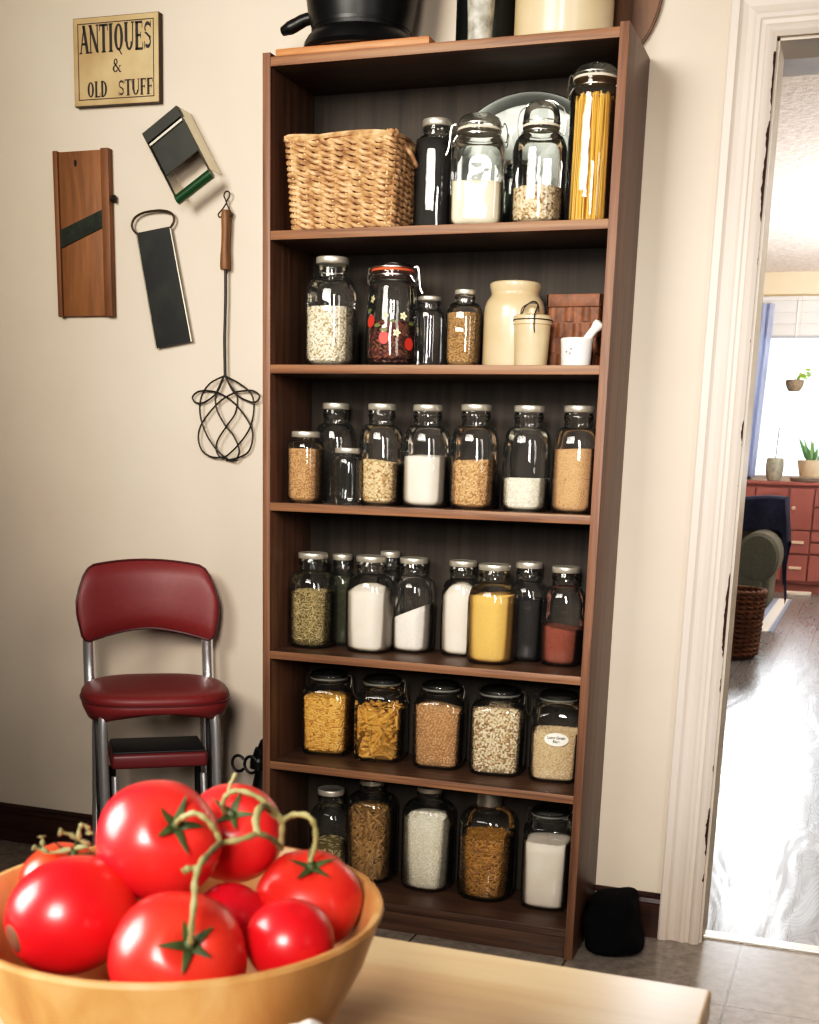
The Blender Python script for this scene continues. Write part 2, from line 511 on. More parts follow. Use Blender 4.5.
def wire_loop(bm, pts, r=.0013, closed=False): tube(bm, spline(pts, 6, closed), r, 6, closed)

def clamp_jar(label, x, y, z, R, Hh, n=5., neck_r=.66, shoulder=.70, neck=.80, lid_r=.70, gasket='rubber_pale', rot=0., glass='glass', dome=.3, bail=True, name='clamp_jar', taper=1.0, latch=1, wire='wire'):
    t = thing(name, label, 'jar', (x, y, z + .0006), rot)
    zs, zn = shoulder * Hh, neck * Hh
    zl = zn + .055 * Hh
    prof = [(R * .70, .004), (R * .76, .0012, n), (R * .88, 0, n), (R * .96, .006, n), (R, .018, n), (R * (1 + taper) / 2, zs * .6, n), (R * taper, zs, n)]
    for k in range(1, 8):
        a = k / 8 * PI / 2
        prof.append((R * (neck_r + (taper - neck_r) * math.cos(a) ** .8), zs + (zn - zs) * math.sin(a) ** 1.3, n + (2 - n) * (k / 8) ** .7))
    prof += [(R * neck_r, zn), (R * neck_r, zl - .006), (R * lid_r, zl - .004), (R * lid_r, zl)]
    bm = bmesh.new(); lathe(bm, prof, 64, capt=False); finish('jar_body', bm, M[glass], t)
    g = .005
    bm = bmesh.new(); lathe(bm, [(R * lid_r * .8, zl), (R * lid_r * 1.01, zl), (R * lid_r * 1.03, zl + g * .5), (R * lid_r * 1.01, zl + g), (R * lid_r * .8, zl + g)], 48); finish('gasket', bm, M[gasket], t)
    zt = Hh
    h = zt - zl - g
    bm = bmesh.new()
    lathe(bm, [(R * lid_r, zl + g), (R * lid_r * 1.02, zl + g + h * .15), (R * lid_r, zl + g + h * .4), (R * lid_r * .9, zl + g + h * .75), (R * lid_r * .70, zt - h * .06), (R * lid_r * .45, zt), (R * lid_r * .15, zt - h * .12)], 48, capb=False)
    finish('lid', bm, M[glass], t)
    if bail:
        bm = bmesh.new()
        rn = R * neck_r + .0012
        ring = [(rn * math.cos(a), rn * math.sin(a), zn + .004) for a in np.linspace(0, 2 * PI, 33)[:-1]]
        tube(bm, ring, .0013, 6, True)
        r2 = R * lid_r + .0015
        tube(bm, [(r2 * math.cos(a), r2 * math.sin(a), zl + g + h * .2) for a in np.linspace(0, 2 * PI, 33)[:-1]], .0012, 6, True)
        for s in (-1, 1):
            wire_loop(bm, [(s * rn, -.012, zn + .004), (s * (rn + .012), -.008, zn - .010), (s * (rn + .014), 0, zl), (s * (r2 + .006), 0, zl + g + h * .45), (s * (r2 + .001), .004, zl + g + h * .2)])
            wire_loop(bm, [(s * (rn + .013), .006, zl), (s * (rn + .017), .004, zn + .006), (s * (rn + .012), .010, zn - .016), (s * rn, .012, zn + .004)])
        if latch:
            wire_loop(bm, [(latch * (r2 + .003), -.006, zl + g + h * .3), (latch * (r2 + .013), -.004, zl + .008), (latch * (rn + .02), 0, zn - .02), (latch * (rn + .026), .002, zn - .034)], .0018)
        finish('wire_bail', bm, M[wire], t)
    return t

GI = .0035      # glass thickness
# --- first row (top shelf)
z = SH[0]
screw_jar('black glass jar with tin lid beside the large wicker basket', .374, -.100, z, .049, .254, lid_r=.70, neck=.86, shoulder=.70, name='black_jar')
food('dark_coffee', 'black ground contents filling the jar beside the wicker basket', 'ground coffee', .374, -.100, z + .004, .0455, .205, 2.6, F['dark_powder'])
clamp_jar('square clamp jar with wide glass lid and white gasket, third from right on top row', .498, -.165, z, .061, .242, n=5, neck_r=.78, shoulder=.66, neck=.80, lid_r=.80, rot=.25, latch=-1)
food('cream_flour', 'cream flour filling lower third of square clamp jar on top row', 'flour', .498, -.165, z + .004, .0575, .092, 5, F['flour_cream'], rot=.25)
def bail_jar():
    t = clamp_jar('clear round jar with wire side loops holding its glass lid, on top row', .642, -.170, z, .060, .258, n=2.3, neck_r=.66, shoulder=.60, neck=.74, lid_r=.68, gasket='rubber_pale', bail=False, name='bail_jar')
    bm = bmesh.new()
    rn = .060 * .66 + .002
    zn = .258 * .76
    for zz in (zn, zn + .020): tube(bm, [(rn * math.cos(a), rn * math.sin(a), zz) for a in np.linspace(0, 2 * PI, 33)[:-1]], .0013, 6, True)
    for s in (-1, 1):
        wire_loop(bm, [(s * rn, -.004, zn + .002), (s * (rn + .010), 0, zn - .006), (s * (rn + .013), 0, zn + .022), (s * (rn + .008), 0, zn + .046), (s * (rn - .006), 0, zn + .056)], .0015)
    wire_loop(bm, [(-rn + .006, 0, zn + .056), (-.02, 0, zn + .064), (.02, 0, zn + .064), (rn - .006, 0, zn + .056)], .0015)
    finish('wire_bail', bm, M['wire'], t)
bail_jar()
food('speckled_beans', 'pale speckled beans in the wire loop jar on top row', 'beans', .642, -.170, z + .004, .0565, .076, 2.3, F['oat_pale'], 'smallbean', 1500)
def spaghetti_jar():
    x, y, R, Hh = .758, -.165, .0525, .325
    t = clamp_jar('tall glass jar of dry spaghetti at right end of top row', x, y, z, R, Hh, n=2.4, neck_r=.86, shoulder=.80, neck=.85, lid_r=.92, rot=0., name='tall_clamp_jar', latch=0)
    V, Fc, off = [], [], 0
    for i in range(230):
        f = math.sqrt(RNG.uniform(.25, 1)) * (R - .0075); a = RNG.uniform(0, 2 * PI)
        b = a + RNG.normal(0, .12); f2 = f * RNG.uniform(.92, 1.0)
        L = RNG.uniform(.245, .262)
        p0 = np.array((f * math.cos(a), f * math.sin(a), .005)); p1 = np.array((f2 * math.cos(b), f2 * math.sin(b), .005 + L))
        r = .0014
        for p in (p0, (p0 + p1) / 2 * np.array((1.0, 1.0, 1)), p1):
            for k in range(5): V.append(p + r * np.array((math.cos(2 * PI * k / 5), math.sin(2 * PI * k / 5), 0)))
        for j in range(2):
            for k in range(5): Fc.append((off + j * 5 + k, off + j * 5 + (k + 1) % 5, off + j * 5 + 5 + (k + 1) % 5, off + j * 5 + 5 + k))
        Fc.append(tuple(off + 10 + k for k in range(5)))
        off += 15
    me = bpy.data.meshes.new('spaghetti'); me.from_pydata([tuple(v) for v in V], [], Fc)
    o = link_mesh('spaghetti', me, F['spaghetti']); o.location = (x, y, z + .001)
    tag(o, 'bundle of long dry yellow spaghetti standing in the tall jar', 'spaghetti', kind='stuff')
spaghetti_jar()
screw_jar('small dark jar standing behind the two clear jars on top row', .560, -.062, z, .034, .165, lid_r=.8, neck=.84, shoulder=.72, glass='glass_dark', lid='zinc', name='small_jar')

# round tray leaning at the back of the top row
def tray():
    t = thing('oval_tray', 'oval galvanized metal tray leaning behind jars on top row', 'tray', (.568, -.0175, z + .163))
    R = .178
    Mx = Matrix.Diagonal((1.08, 1, .915, 1)) @ Matrix.Rotation(math.radians(90 - 3.2), 4, 'X')
    bm = bmesh.new()
    lathe(bm, [(R * .02, .001), (R * .80, .001), (R * .84, .003)], 72, M=Mx, capb=True, capt=False)
    m, nt, b = newmat('galvanized_tray')
    tx = N(nt, 'ShaderNodeTexVoronoi', Scale=34.); nt.links.new(coords(nt), tx.inputs['Vector'])
    nt.links.new(ramp(nt, tx.outputs['Color'], [(.1, hexc('6a6f6a')), (.9, hexc('a3a8a0'))]), b.inputs['Base Color'])
    b.inputs['Metallic'].default_value = .45; b.inputs['Roughness'].default_value = .45
    finish('tray_face', bm, m, t)
    bm = bmesh.new()
    lathe(bm, [(R * .835, .003), (R * .93, .012), (R * .98, .014), (R, .011), (R * .985, .007), (R * .93, .008), (R * .84, -.001)], 72, M=Mx, capb=False, capt=False)
    finish('tray_rim', bm, plain('dark_tin_rim', hexc('5d605c'), .4, .8), t)
tray()

# large wicker basket
def wicker_weave(bm, hx0, hy0, hx1, hy1, h, rows, pitch, r, z0=.0, amp=.006, corner=.03):
    """rows of twined strands around a rectangular basket that widens from h0 to h1"""
    for j in range(rows):
        f = (j + .5) / rows
        hx, hy = hx0 + (hx1 - hx0) * f, hy0 + (hy1 - hy0) * f
        zz = z0 + h * f
        # perimeter polyline with rounded corners
        per = []
        c = corner
        def arc(cx, cy, a0):
            for k in range(5): per.append((cx + c * math.cos(a0 + k / 4 * PI / 2), cy + c * math.sin(a0 + k / 4 * PI / 2)))
        arc(hx - c, hy - c, 0); arc(-hx + c, hy - c, PI / 2); arc(-hx + c, -hy + c, PI); arc(hx - c, -hy + c, 1.5 * PI)
        P = [np.array(p) for p in per]; P.append(P[0])
        L = np.concatenate(([0], np.cumsum([np.linalg.norm(b - a) for a, b in zip(P, P[1:])])))
        tot = L[-1]; nst = max(8, 2 * int(tot / pitch / 2)); n = nst * 6
        for strand in (0, 1):
            pts = []; rad = []
            for i in range(n):
                s = i / n * tot
                k = min(np.searchsorted(L, s, 'right') - 1, len(P) - 2)
                a, b = P[k], P[k + 1]; u = (s - L[k]) / max(L[k + 1] - L[k], 1e-9)
                p = a + (b - a) * u; d = (b - a) / max(np.linalg.norm(b - a), 1e-9); nn = np.array((d[1], -d[0]))
                ph = PI * (i / n * nst) + PI * strand + PI * (j % 2)
                o = amp * math.sin(ph); dz = (h / rows) * .34 * math.cos(ph + .4)
                p = p + nn * o
                pts.append((p[0], p[1], zz + dz + RNG.normal(0, .0004)))
                rad.append(r * (1 + .16 * math.sin(i * 1.7 + j)))
            tube(bm, pts, rad, 6, True)

def big_basket():
    t = thing('wicker_basket', 'large rectangular tan wicker basket on top shelf of bookcase', 'basket', (.184, -.135, z))
    m, nt, b = newmat('seagrass_wicker')
    tx = N(nt, 'ShaderNodeTexNoise', Scale=45., Detail=4.); nt.links.new(coords(nt), tx.inputs['Vector'])
    nt.links.new(ramp(nt, tx.outputs['Fac'], [(.3, hexc('85603f')), (.5, hexc('b98d62')), (.7, hexc('d8b48a'))]), b.inputs['Base Color'])
    b.inputs['Roughness'].default_value = .6
    bump(nt, b, tx.outputs['Fac'], .3, .002)
    M['wicker'] = m
    bm = bmesh.new(); wicker_weave(bm, .122, .090, .134, .100, .190, 15, .031, .0052, .006, .0058, .02)
    finish('weave', bm, m, t)
    bm = bmesh.new()
    for s in (-1, 1):
        for k in range(8):
            x = -.112 + k * .032
            tube(bm, [(x, s * .089, .003), (x * 1.09, s * .100, .200)], .0026, 6)
        for k in range(6):
            y = -.080 + k * .032
            tube(bm, [(s * .121, y, .003), (s * .134, y * 1.09, .200)], .0026, 6)
    finish('stakes', bm, plain('pale_cane', hexc('d9b988'), .6), t)
    bm = bmesh.new()
    for q in range(2):
        pts = []
        hx, hy, c = .134, .100, .022
        per = []
        for (cx, cy, a0) in ((hx - c, hy - c, 0), (-hx + c, hy - c, PI / 2), (-hx + c, -hy + c, PI), (hx - c, -hy + c, 1.5 * PI)):
            for k in range(6): per.append((cx + c * math.cos(a0 + k / 5 * PI / 2), cy + c * math.sin(a0 + k / 5 * PI / 2)))
        dense = spline([(p[0], p[1], .201) for p in per], 7, True)
        for i, p in enumerate(dense):
            ph = i * .62 + q * PI
            d = Vector((p.x, p.y, 0)).normalized()
            pts.append(p + d * .0045 * math.cos(ph) + Vector((0, 0, .0045 * math.sin(ph))))
        tube(bm, pts, .0058, 6, True)
    finish('rim', bm, m, t)
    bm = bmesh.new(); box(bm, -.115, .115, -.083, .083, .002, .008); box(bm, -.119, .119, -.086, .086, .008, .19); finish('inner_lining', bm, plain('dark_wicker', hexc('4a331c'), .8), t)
    bm = bmesh.new(); wire_loop(bm, [(.136, -.038, .186), (.150, -.034, .172), (.155, 0, .150), (.150, .034, .172), (.136, .038, .186)], .006); finish('handle', bm, m, t)
big_basket()

# --- second row
z = SH[1]
screw_jar('wide half gallon jar of white beans at left end of second row', .141, -.165, z, .0615, .251, lid_r=.64, neck=.82, shoulder=.62)
food('white_beans', 'white beans filling half of the leftmost jar in second row', 'beans', .141, -.165, z + .004, .058, .132, 2.6, F['white_bean'], 'smallbean', 2300)
def strawberry_jar():
    x, y, R, Hh = .297, -.165, .0640, .234
    t = clamp_jar('clamp jar with orange gasket and painted strawberries and white flowers', x, y, z, R, Hh, n=2.0, neck_r=.74, shoulder=.34, neck=.86, lid_r=.78, gasket='rubber_red', name='painted_clamp_jar', taper=.97, latch=1)
    Rs = lambda zz: R * (1 if zz < .3 * Hh else 1 - .30 * ((zz - .3 * Hh) / (.56 * Hh)) ** 1.6) + .0012
    def dot(bm, th, zz, r, n=10, sq=1.0):
        vs = []
        for k in range(n):
            a = 2 * PI * k / n; dz = r * math.sin(a) * sq; dth = r * math.cos(a) / R
            rr = Rs(zz + dz) + .0006
            vs.append(bm.verts.new((rr * math.cos(th + dth), rr * math.sin(th + dth), zz + dz)))
        bm.faces.new(vs)
    base = -PI / 2 + .42
    fm, cm = plain('flower_paint', hexc('f2e7bb'), .5), plain('flower_centre_paint', hexc('c9992f'), .5)
    sm, lm = plain('strawberry_paint', hexc('b22f22'), .5), plain('leaf_paint', hexc('5a6230'), .5)
    for th, zz in ((base - .32, .112), (base + .38, .112), (base + .12, .074), (base - 1.0, .150), (base + 1.2, .085)):
        fl = bmesh.new()
        vs = []
        for k in range(40):
            a = 2 * PI * k / 40; q = .0074 + .0024 * math.cos(5 * a)
            dz, dth = q * math.sin(a), q * math.cos(a) / R
            rr = Rs(zz + dz) + .0006
            vs.append(fl.verts.new((rr * math.cos(th + dth), rr * math.sin(th + dth), zz + dz)))
        rr = Rs(zz) + .0008
        c0 = fl.verts.new((rr * math.cos(th), rr * math.sin(th), zz))
        for k in range(40): fl.faces.new((vs[k], vs[(k + 1) % 40], c0))
        p = finish('painted_flower', fl, fm, t)
        ce = bmesh.new(); dot(ce, th, zz, .0026); q = finish('flower_centre', ce, cm, p)
        for v in q.data.vertices: v.co += Vector((math.cos(th), math.sin(th), 0)) * .0006
    for th, zz in ((base - .34, .062), (base + .62, .050), (base - .95, .100)):
        sb = bmesh.new(); dot(sb, th, zz, .0125, 14, 1.15); finish('painted_strawberry', sb, sm, t)
    for th, zz in ((base - .05, .100), (base + .72, .096), (base - .62, .090), (base - .34, .080), (base - 1.1, .125)):
        lf = bmesh.new(); dot(lf, th, zz, .009, 10, .5); finish('painted_leaf', lf, lm, t)
    food('dried_fruit_tea', 'dark red dried pieces inside the painted strawberry jar', 'dried tea', x, y, z + .004, .0585, .098, 2.0, F['dark_bits'], 'leaf', 1300)
strawberry_jar()
screw_jar('small dim glass jar between strawberry jar and seed jar', .373, -.115, z, .035, .165, lid_r=.80, neck=.84, shoulder=.72, name='small_jar')
screw_jar('pint jar of tan seeds beside the tall stoneware crock', .473, -.150, z, .0425, .174, lid_r=.58, neck=.84, shoulder=.62)
food('tan_seeds', 'tan seeds filling the pint jar beside the tall crock', 'seeds', .473, -.150, z + .004, .0392, .118, 2.6, F['seed'], 'grain', 2200)
def crocks():
    o = bmesh.new(); R = .071
    lathe(o, [(R * .88, 0), (R * .95, .002), (R, .010), (R, .120), (R * .985, .135), (R * .92, .148), (R * .82, .158), (R * .78, .162), (R * .775, .166), (R * .81, .172), (R * .84, .181), (R * .84, .186), (R * .80, .189), (R * .74, .187), (R * .70, .175), (R * .70, .10)], 56)
    c = finish('stoneware_crock', o, M['stoneware'])
    c.location = (.590, -.135, z)
    tag(c, 'tall tan stoneware crock with flared neck on second shelf', 'crock')
    t = thing('lidded_crock', 'small cream stoneware crock with lid and wire clasp', 'crock', (.652, -.205, z))
    R = .0430
    bm = bmesh.new(); lathe(bm, [(R * .84, 0), (R * .88, .003), (R * .97, .088), (R * 1.02, .090), (R * 1.02, .098), (R * .96, .099)], 48); finish('crock_body', bm, M['stoneware'], t)
    bm = bmesh.new(); lathe(bm, [(R * .90, .099), (R * 1.03, .1005), (R * 1.03, .107), (R * .95, .110), (R * .4, .112), (R * .22, .114), (R * .24, .120), (R * .20, .126), (R * .08, .128)], 48); finish('lid', bm, M['stoneware'], t)
    bm = bmesh.new()
    rr = R * 1.035
    tube(bm, [(rr * math.cos(a), rr * math.sin(a), .0995) for a in np.linspace(0, 2 * PI, 41)[:-1]], .0014, 6, True)
    wire_loop(bm, [(-.026, -.010, .108), (-.022, -.012, .126), (-.004, -.010, .136), (.012, -.006, .134), (.016, -.010, .118)], .0014)
    wire_loop(bm, [(-.030, .006, .106), (-.020, .004, .130), (0, 0, .141), (.016, -.02, .130), (.0165, -.046, .108), (.0165, -.0475, .085), (.018, -.047, .070)], .0016)
    finish('wire_clasp', bm, M['black_wire'], t)
crocks()
def splint_basket():
    t = thing('splint_basket', 'small brown woven splint basket behind the white mortar', 'basket', (.728, -.080, z))
    mt = wood('brown_splint', hexc('54301a'), hexc('8a5532'), (30, 30, 30), .55)
    hx, hy, h = .060, .050, .165
    rows = 4
    bm = bmesh.new()
    # horizontal splints, alternately over and under uprights
    for j in range(rows):
        z0 = .004 + j * (h - .03) / rows; z1 = z0 + (h - .03) / rows - .003
        f = .88 + .12 * (j + .5) / rows
        for side in range(4):
            L = (hx if side % 2 == 0 else hy) * f; off = (hy if side % 2 == 0 else hx) * f
            n = 24
            a, b = [], []
            for i in range(n + 1):
                u = -1 + 2 * i / n
                o = off + .0036 * math.sin(u * PI * 3 + j * PI)
                x, y = u * L, -o
                for _ in range(side): x, y = -y, x
                a.append(bm.verts.new((x, y, z0))); b.append(bm.verts.new((x, y, z1)))
            for i in range(n): bm.faces.new((a[i], a[i + 1], b[i + 1], b[i]))
    finish('weave', bm, mt, t)
    bm = bmesh.new()
    for side in range(4):
        hw, off = (hx, hy) if side % 2 == 0 else (hy, hx)
        for k in range(5):
            u = -.8 + k * .4
            vs = []
            for (du, zz, f) in ((-.012, .002, .88), (.012, .002, .88), (.012, h - .02, 1.0), (-.012, h - .02, 1.0)):
                x, y = (u * hw + du) * f, -off * f + .0006
                for _ in range(side): x, y = -y, x
                vs.append(bm.verts.new((x, y, zz)))
            bm.faces.new(vs)
    box(bm, -hx * .86, hx * .86, -hy * .86, hy * .86, .001, .004)
    finish('uprights', bm, mt, t)
    bm = bmesh.new()
    for s in (-1, 1):
        box(bm, -hx - .004, hx + .004, s * (hy + .001) - .003, s * (hy + .001) + .003, h - .028, h, .0015)
        box(bm, s * (hx + .001) - .003, s * (hx + .001) + .003, -hy - .004, hy + .004, h - .028, h, .0015)
    finish('rim', bm, mt, t)
splint_basket()
def mortar():
    t = thing('mortar', 'white marble mortar at right end of second shelf', 'mortar', (.757, -.205, z))
    R = .0365
    bm = bmesh.new(); lathe(bm, [(R * .86, 0), (R * .9, .002), (R * .98, .052), (R, .056), (R * .98, .060), (R * .88, .060), (R * .82, .055), (R * .7, .02), (R * .2, .012)], 40)
    m = plain('white_marble', hexc('efece6'), .35, noise=hexc('e4dfd8'), nscale=14)
    finish('mortar_bowl', bm, m, t)
    bm = bmesh.new()
    for s, zz in ((-.2, .030), (.05, .026), (.12, .036)):
        a = -PI / 2 - .25 + s
        q = R * .955
        lathe(bm, [(.0028, 0), (.0028, .0006)], 8, M=frame_M((q * math.cos(a), q * math.sin(a), zz), (math.cos(a), math.sin(a), .03)))
    finish('grey_mark', bm, plain('grey_vein', hexc('8f8c88'), .5), t)
    p = thing('pestle', 'white marble pestle leaning to the right in the mortar', 'pestle', (.757, -.205, z))
    bm = bmesh.new()
    L = .098
    lathe(bm, [(.004, 0), (.011, .003), (.0135, .012), (.011, .024), (.0085, .045), (.0095, .075), (.0125, .088), (.0115, .095), (.005, L)], 28, M=frame_M((-.010, 0, .020), (.62, -.02, .76)))
    o = finish('pestle_shaft', bm, m, p)
mortar()

# --- third row
z = SH[2]
screw_jar('squat wide mouth jar of tan grain at left end of third row', .086, -.190, z, .0440, .172, lid_r=.80, neck=.88, shoulder=.76, lid_h=.085)
food('tan_bulgur', 'tan cracked grain filling the squat jar at left of third row', 'grain', .086, -.190, z + .004, .0408, .126, 2.6, F['tan_grain'], 'grain', 3000)
screw_jar('empty half gallon jar standing behind the small pint, third row', .118, -.078, z, .052, .245)
screw_jar('small empty pint jar in front on third row', .198, -.190, z, .0380, .135, lid_r=.82, neck=.86, shoulder=.66, lid_h=.095)
Y3 = -.140
for lab, x, R, Hh in (('half gallon jar nearly half full of oat flakes, third row', .267, .053, .242), ('half gallon jar half full of white flour, third row', .386, .0555, .241), ('half gallon jar of tan oats between flour and white rice jars', .508, .056, .243), ('half gallon jar with low layer of white rice, third row', .638, .0555, .242), ('half gallon jar of tan meal at right end of third row', .757, .0545, .243)):
    screw_jar(lab, x, Y3, z, R, Hh)
food('rolled_oats', 'pale oat flakes in the jar left of the white flour, third row', 'oats', .267, Y3, z + .004, .0495, .102, 2.6, F['oat'], 'oat', 2100, tilt=-.006)
food('white_flour', 'white flour filling lower half of third row jar', 'flour', .386, Y3, z + .004, .052, .116, 2.6, F['flour'], mound=.004)
food('steel_cut_oats', 'tan oats right of the white flour on third row', 'oats', .508, Y3, z + .004, .0525, .110, 2.6, F['tan_grain'], 'oat', 2200, tilt=.003)
food('white_rice', 'low layer of white rice in third row jar', 'rice', .638, Y3, z + .004, .052, .072, 2.6, F['rice'], 'rice', 3200)
food('tan_meal', 'tan coarse meal in the rightmost jar of third row', 'meal', .757, Y3, z + .004, .051, .142, 2.6, F['meal'], tilt=.002)

# --- fourth row
z = SH[3]
screw_jar('half gallon jar of green dried herbs at left end of fourth row', .078, -.122, z, .0590, .242)
food('green_herbs', 'green dried herb needles filling front jar of fourth row', 'dried herbs', .078, -.122, z + .004, .0555, .138, 2.6, F['herb'], 'herb', 2600, mound=.006)
screw_jar('half gallon jar tucked behind the green herb jar', .130, -.050, z, .036, .236, lid_r=.72)
food('dark_herbs', 'dim green herbs in the jar behind the green herb jar', 'dried herbs', .130, -.050, z + .004, .0328, .175, 2.6, plain('dim_green_herbs', hexc('3c3d22'), .9, noise=hexc('25261a'), nscale=120, bstr=.4))
screw_jar('half gallon jar heaped full of white flour, fourth row', .240, -.122, z, .0595, .242)
food('white_flour', 'white flour heaped to the shoulder of fourth row jar', 'flour', .240, -.122, z + .004, .056, .150, 2.6, F['flour'], mound=.020)
screw_jar('half gallon jar mostly hidden behind heaped flour jar', .262, -.046, z, .034, .250, lid_r=.76)
screw_jar('half gallon jar of white sugar with a sloping surface', .335, -.067, z, .0550, .239)
food('white_sugar', 'white sugar sloping up to the right inside fourth row jar', 'sugar', .335, -.067, z + .004, .0515, .100, 2.6, F['sugar'], tilt=.022)
screw_jar('jar full of white powder standing behind the yellow cornmeal', .465, -.062, z, .0500, .238, lid_r=.70)
food('white_powder', 'white powder filling the jar behind the cornmeal to its neck', 'powder', .465, -.062, z + .004, .0468, .150, 2.6, F['flour'], mound=.03)
screw_jar('half gallon jar of yellow cornmeal, frontmost in fourth row', .570, -.140, z, .0605, .240)
food('yellow_cornmeal', 'yellow cornmeal filling most of the frontmost fourth row jar', 'cornmeal', .570, -.140, z + .004, .057, .164, 2.6, F['corn'], tilt=.003)
screw_jar('half gallon jar of black contents behind the cornmeal', .636, -.060, z, .0500, .243, lid_r=.66)
food('black_tea', 'black contents of the jar behind the cornmeal', 'tea', .636, -.060, z + .004, .0468, .150, 2.6, F['dark_powder'])
screw_jar('half gallon jar with red brown powder at right end of fourth row', .735, -.085, z, .0525, .239, lid_r=.66)
food('cocoa', 'red brown powder in the rightmost jar of fourth row', 'powder', .735, -.085, z + .004, .049, .088, 2.6, F['red_powder'], tilt=-.006)

# --- fifth row: square clamp jars
z = SH[4]
S5 = [(.112, -.086, .0655, .222, 'square clamp jar of macaroni at left end of fifth row'),
      (.265, -.092, .0655, .222, 'square clamp jar of penne pasta on fifth row'),
      (.430, -.098, .0640, .222, 'square clamp jar of brown rice, middle of fifth row'),
      (.586, -.096, .0680, .222, 'square clamp jar of oat flakes, second from right on fifth row'),
      (.738, -.100, .0630, .224, 'square clamp jar with oval paper sticker on fifth row')]
for i, (x, y, R, Hh, lab) in enumerate(S5):
    clamp_jar(lab, x, y, z, R, Hh, n=4.5, neck_r=.70, shoulder=.74, neck=.84, lid_r=.74, rot=.12, name='square_clamp_jar', latch=(1, 1, -1, 1, -1)[i], wire='wire_shaded', gasket='rubber_shaded')
def f5(i, name, lab, cat, h, mat, piece, cnt, **kw):
    x, y, R, Hh, _ = S5[i]
    food(name, lab, cat, x, y, z + .004, R - GI, h, 4.5, mat, piece, cnt, rot=.12, **kw)
f5(0, 'macaroni', 'yellow macaroni filling the leftmost fifth row jar', 'macaroni', .150, F['macaroni'], 'macaroni', 2100)
f5(1, 'penne', 'golden penne tubes in the second jar of fifth row', 'penne', .132, F['penne'], 'penne', 460, lay=.75)
f5(2, 'brown_rice', 'pinkish tan brown rice in the middle jar of fifth row', 'rice', .150, F['tan_grain'], 'rice', 4200, tilt=-.010)
f5(3, 'oat_flakes', 'pale oat flakes filling the second last jar of fifth row', 'oats', .165, F['oat_pale'], 'oat', 3600)
f5(4, 'long_grain_rice', 'pale long grain rice in the jar with the oval sticker', 'rice', .118, F['rice_brown'], 'rice', 4000)
def sticker():
    x, y, R, Hh, _ = S5[4]
    jar = [o for o in bpy.data.objects if o.get('label') == S5[4][4]][0]
    bm = bmesh.new(); lathe(bm, [(.0295, 0), (.0295, .0006)], 40, M=Matrix.Translation((.006, -R - .0012, .112)) @ Matrix.Rotation(PI / 2, 4, 'X') @ Matrix.Diagonal((1, .56, 1, 1)))
    st = finish('sticker', bm, plain('sticker_paper', hexc('efe9da'), .6), jar)
    st['label'] = 'oval white paper sticker reading Long Grain Rice'
    for txt, dz, sz in (('Long Grain', .0012, .0098), ('Rice', -.0085, .0098)):
        c = bpy.data.curves.new('lettering', 'FONT'); c.body = txt; c.size = sz; c.align_x = 'CENTER'; c.extrude = .0002; c.offset = .0003
        tmp = bpy.data.objects.new('lettering', c)
        me = bpy.data.meshes.new_from_object(tmp); bpy.data.objects.remove(tmp)
        me.materials.clear()
        o = link_mesh('lettering', me, plain('sticker_ink', hexc('181614'), .6), st)
        o.location = (.006, -R - .0021, .112 + dz); o.rotation_euler = (PI / 2, 0, 0)
sticker()

# --- bottom row
z = SH[5]
screw_jar('tall jar with tin lid half hidden behind tomatoes, bottom row', .132, -.110, z, .0560, .244)
food('dried_leaves', 'grey green dried leaves in the jar behind the tomatoes', 'dried herbs', .132, -.110, z + .004, .0525, .085, 2.6, F['herb'], 'leaf', 500, mound=.02)
screw_jar('large jar of thin brown pasta twists on bottom row', .238, -.078, z, .0680, .275, lid_r=.50, neck=.86, shoulder=.74, lid_h=.05)
food('pasta_twists', 'thin brown pasta twists in bottom row jar', 'pasta', .238, -.078, z + .004, .0645, .192, 2.6, F['casarecce'], 'casarecce', 1000, lay=.4)
screw_jar('large jar of white rice in the middle of bottom row', .403, -.082, z, .0680, .275, lid_r=.50, neck=.86, shoulder=.74, lid_h=.05)
food('white_rice', 'white rice filling the large middle jar of bottom row', 'rice', .403, -.082, z + .004, .0645, .192, 2.6, F['rice'], 'rice', 4600, mound=.004)
screw_jar('large jar of dark macaroni with tall silver lid on bottom row', .567, -.086, z, .0730, .285, lid_r=.46, neck=.83, shoulder=.70, lid_h=.14, lid='zinc')
food('dark_macaroni', 'brown macaroni filling the bottom row jar with silver lid', 'macaroni', .567, -.086, z + .004, .0695, .162, 2.6, F['macaroni_dark'], 'macaroni', 2000)
clamp_jar('square clamp jar of white flour at right end of bottom row', .732, -.092, z, .0625, .262, n=4.0, neck_r=.72, shoulder=.80, neck=.86, lid_r=.76, rot=.05, name='square_clamp_jar', wire='wire_shaded', gasket='rubber_shaded')
food('white_flour', 'white flour filling the rightmost jar of bottom row', 'flour', .732, -.092, z + .004, .059, .172, 4.0, F['flour'], rot=.05)

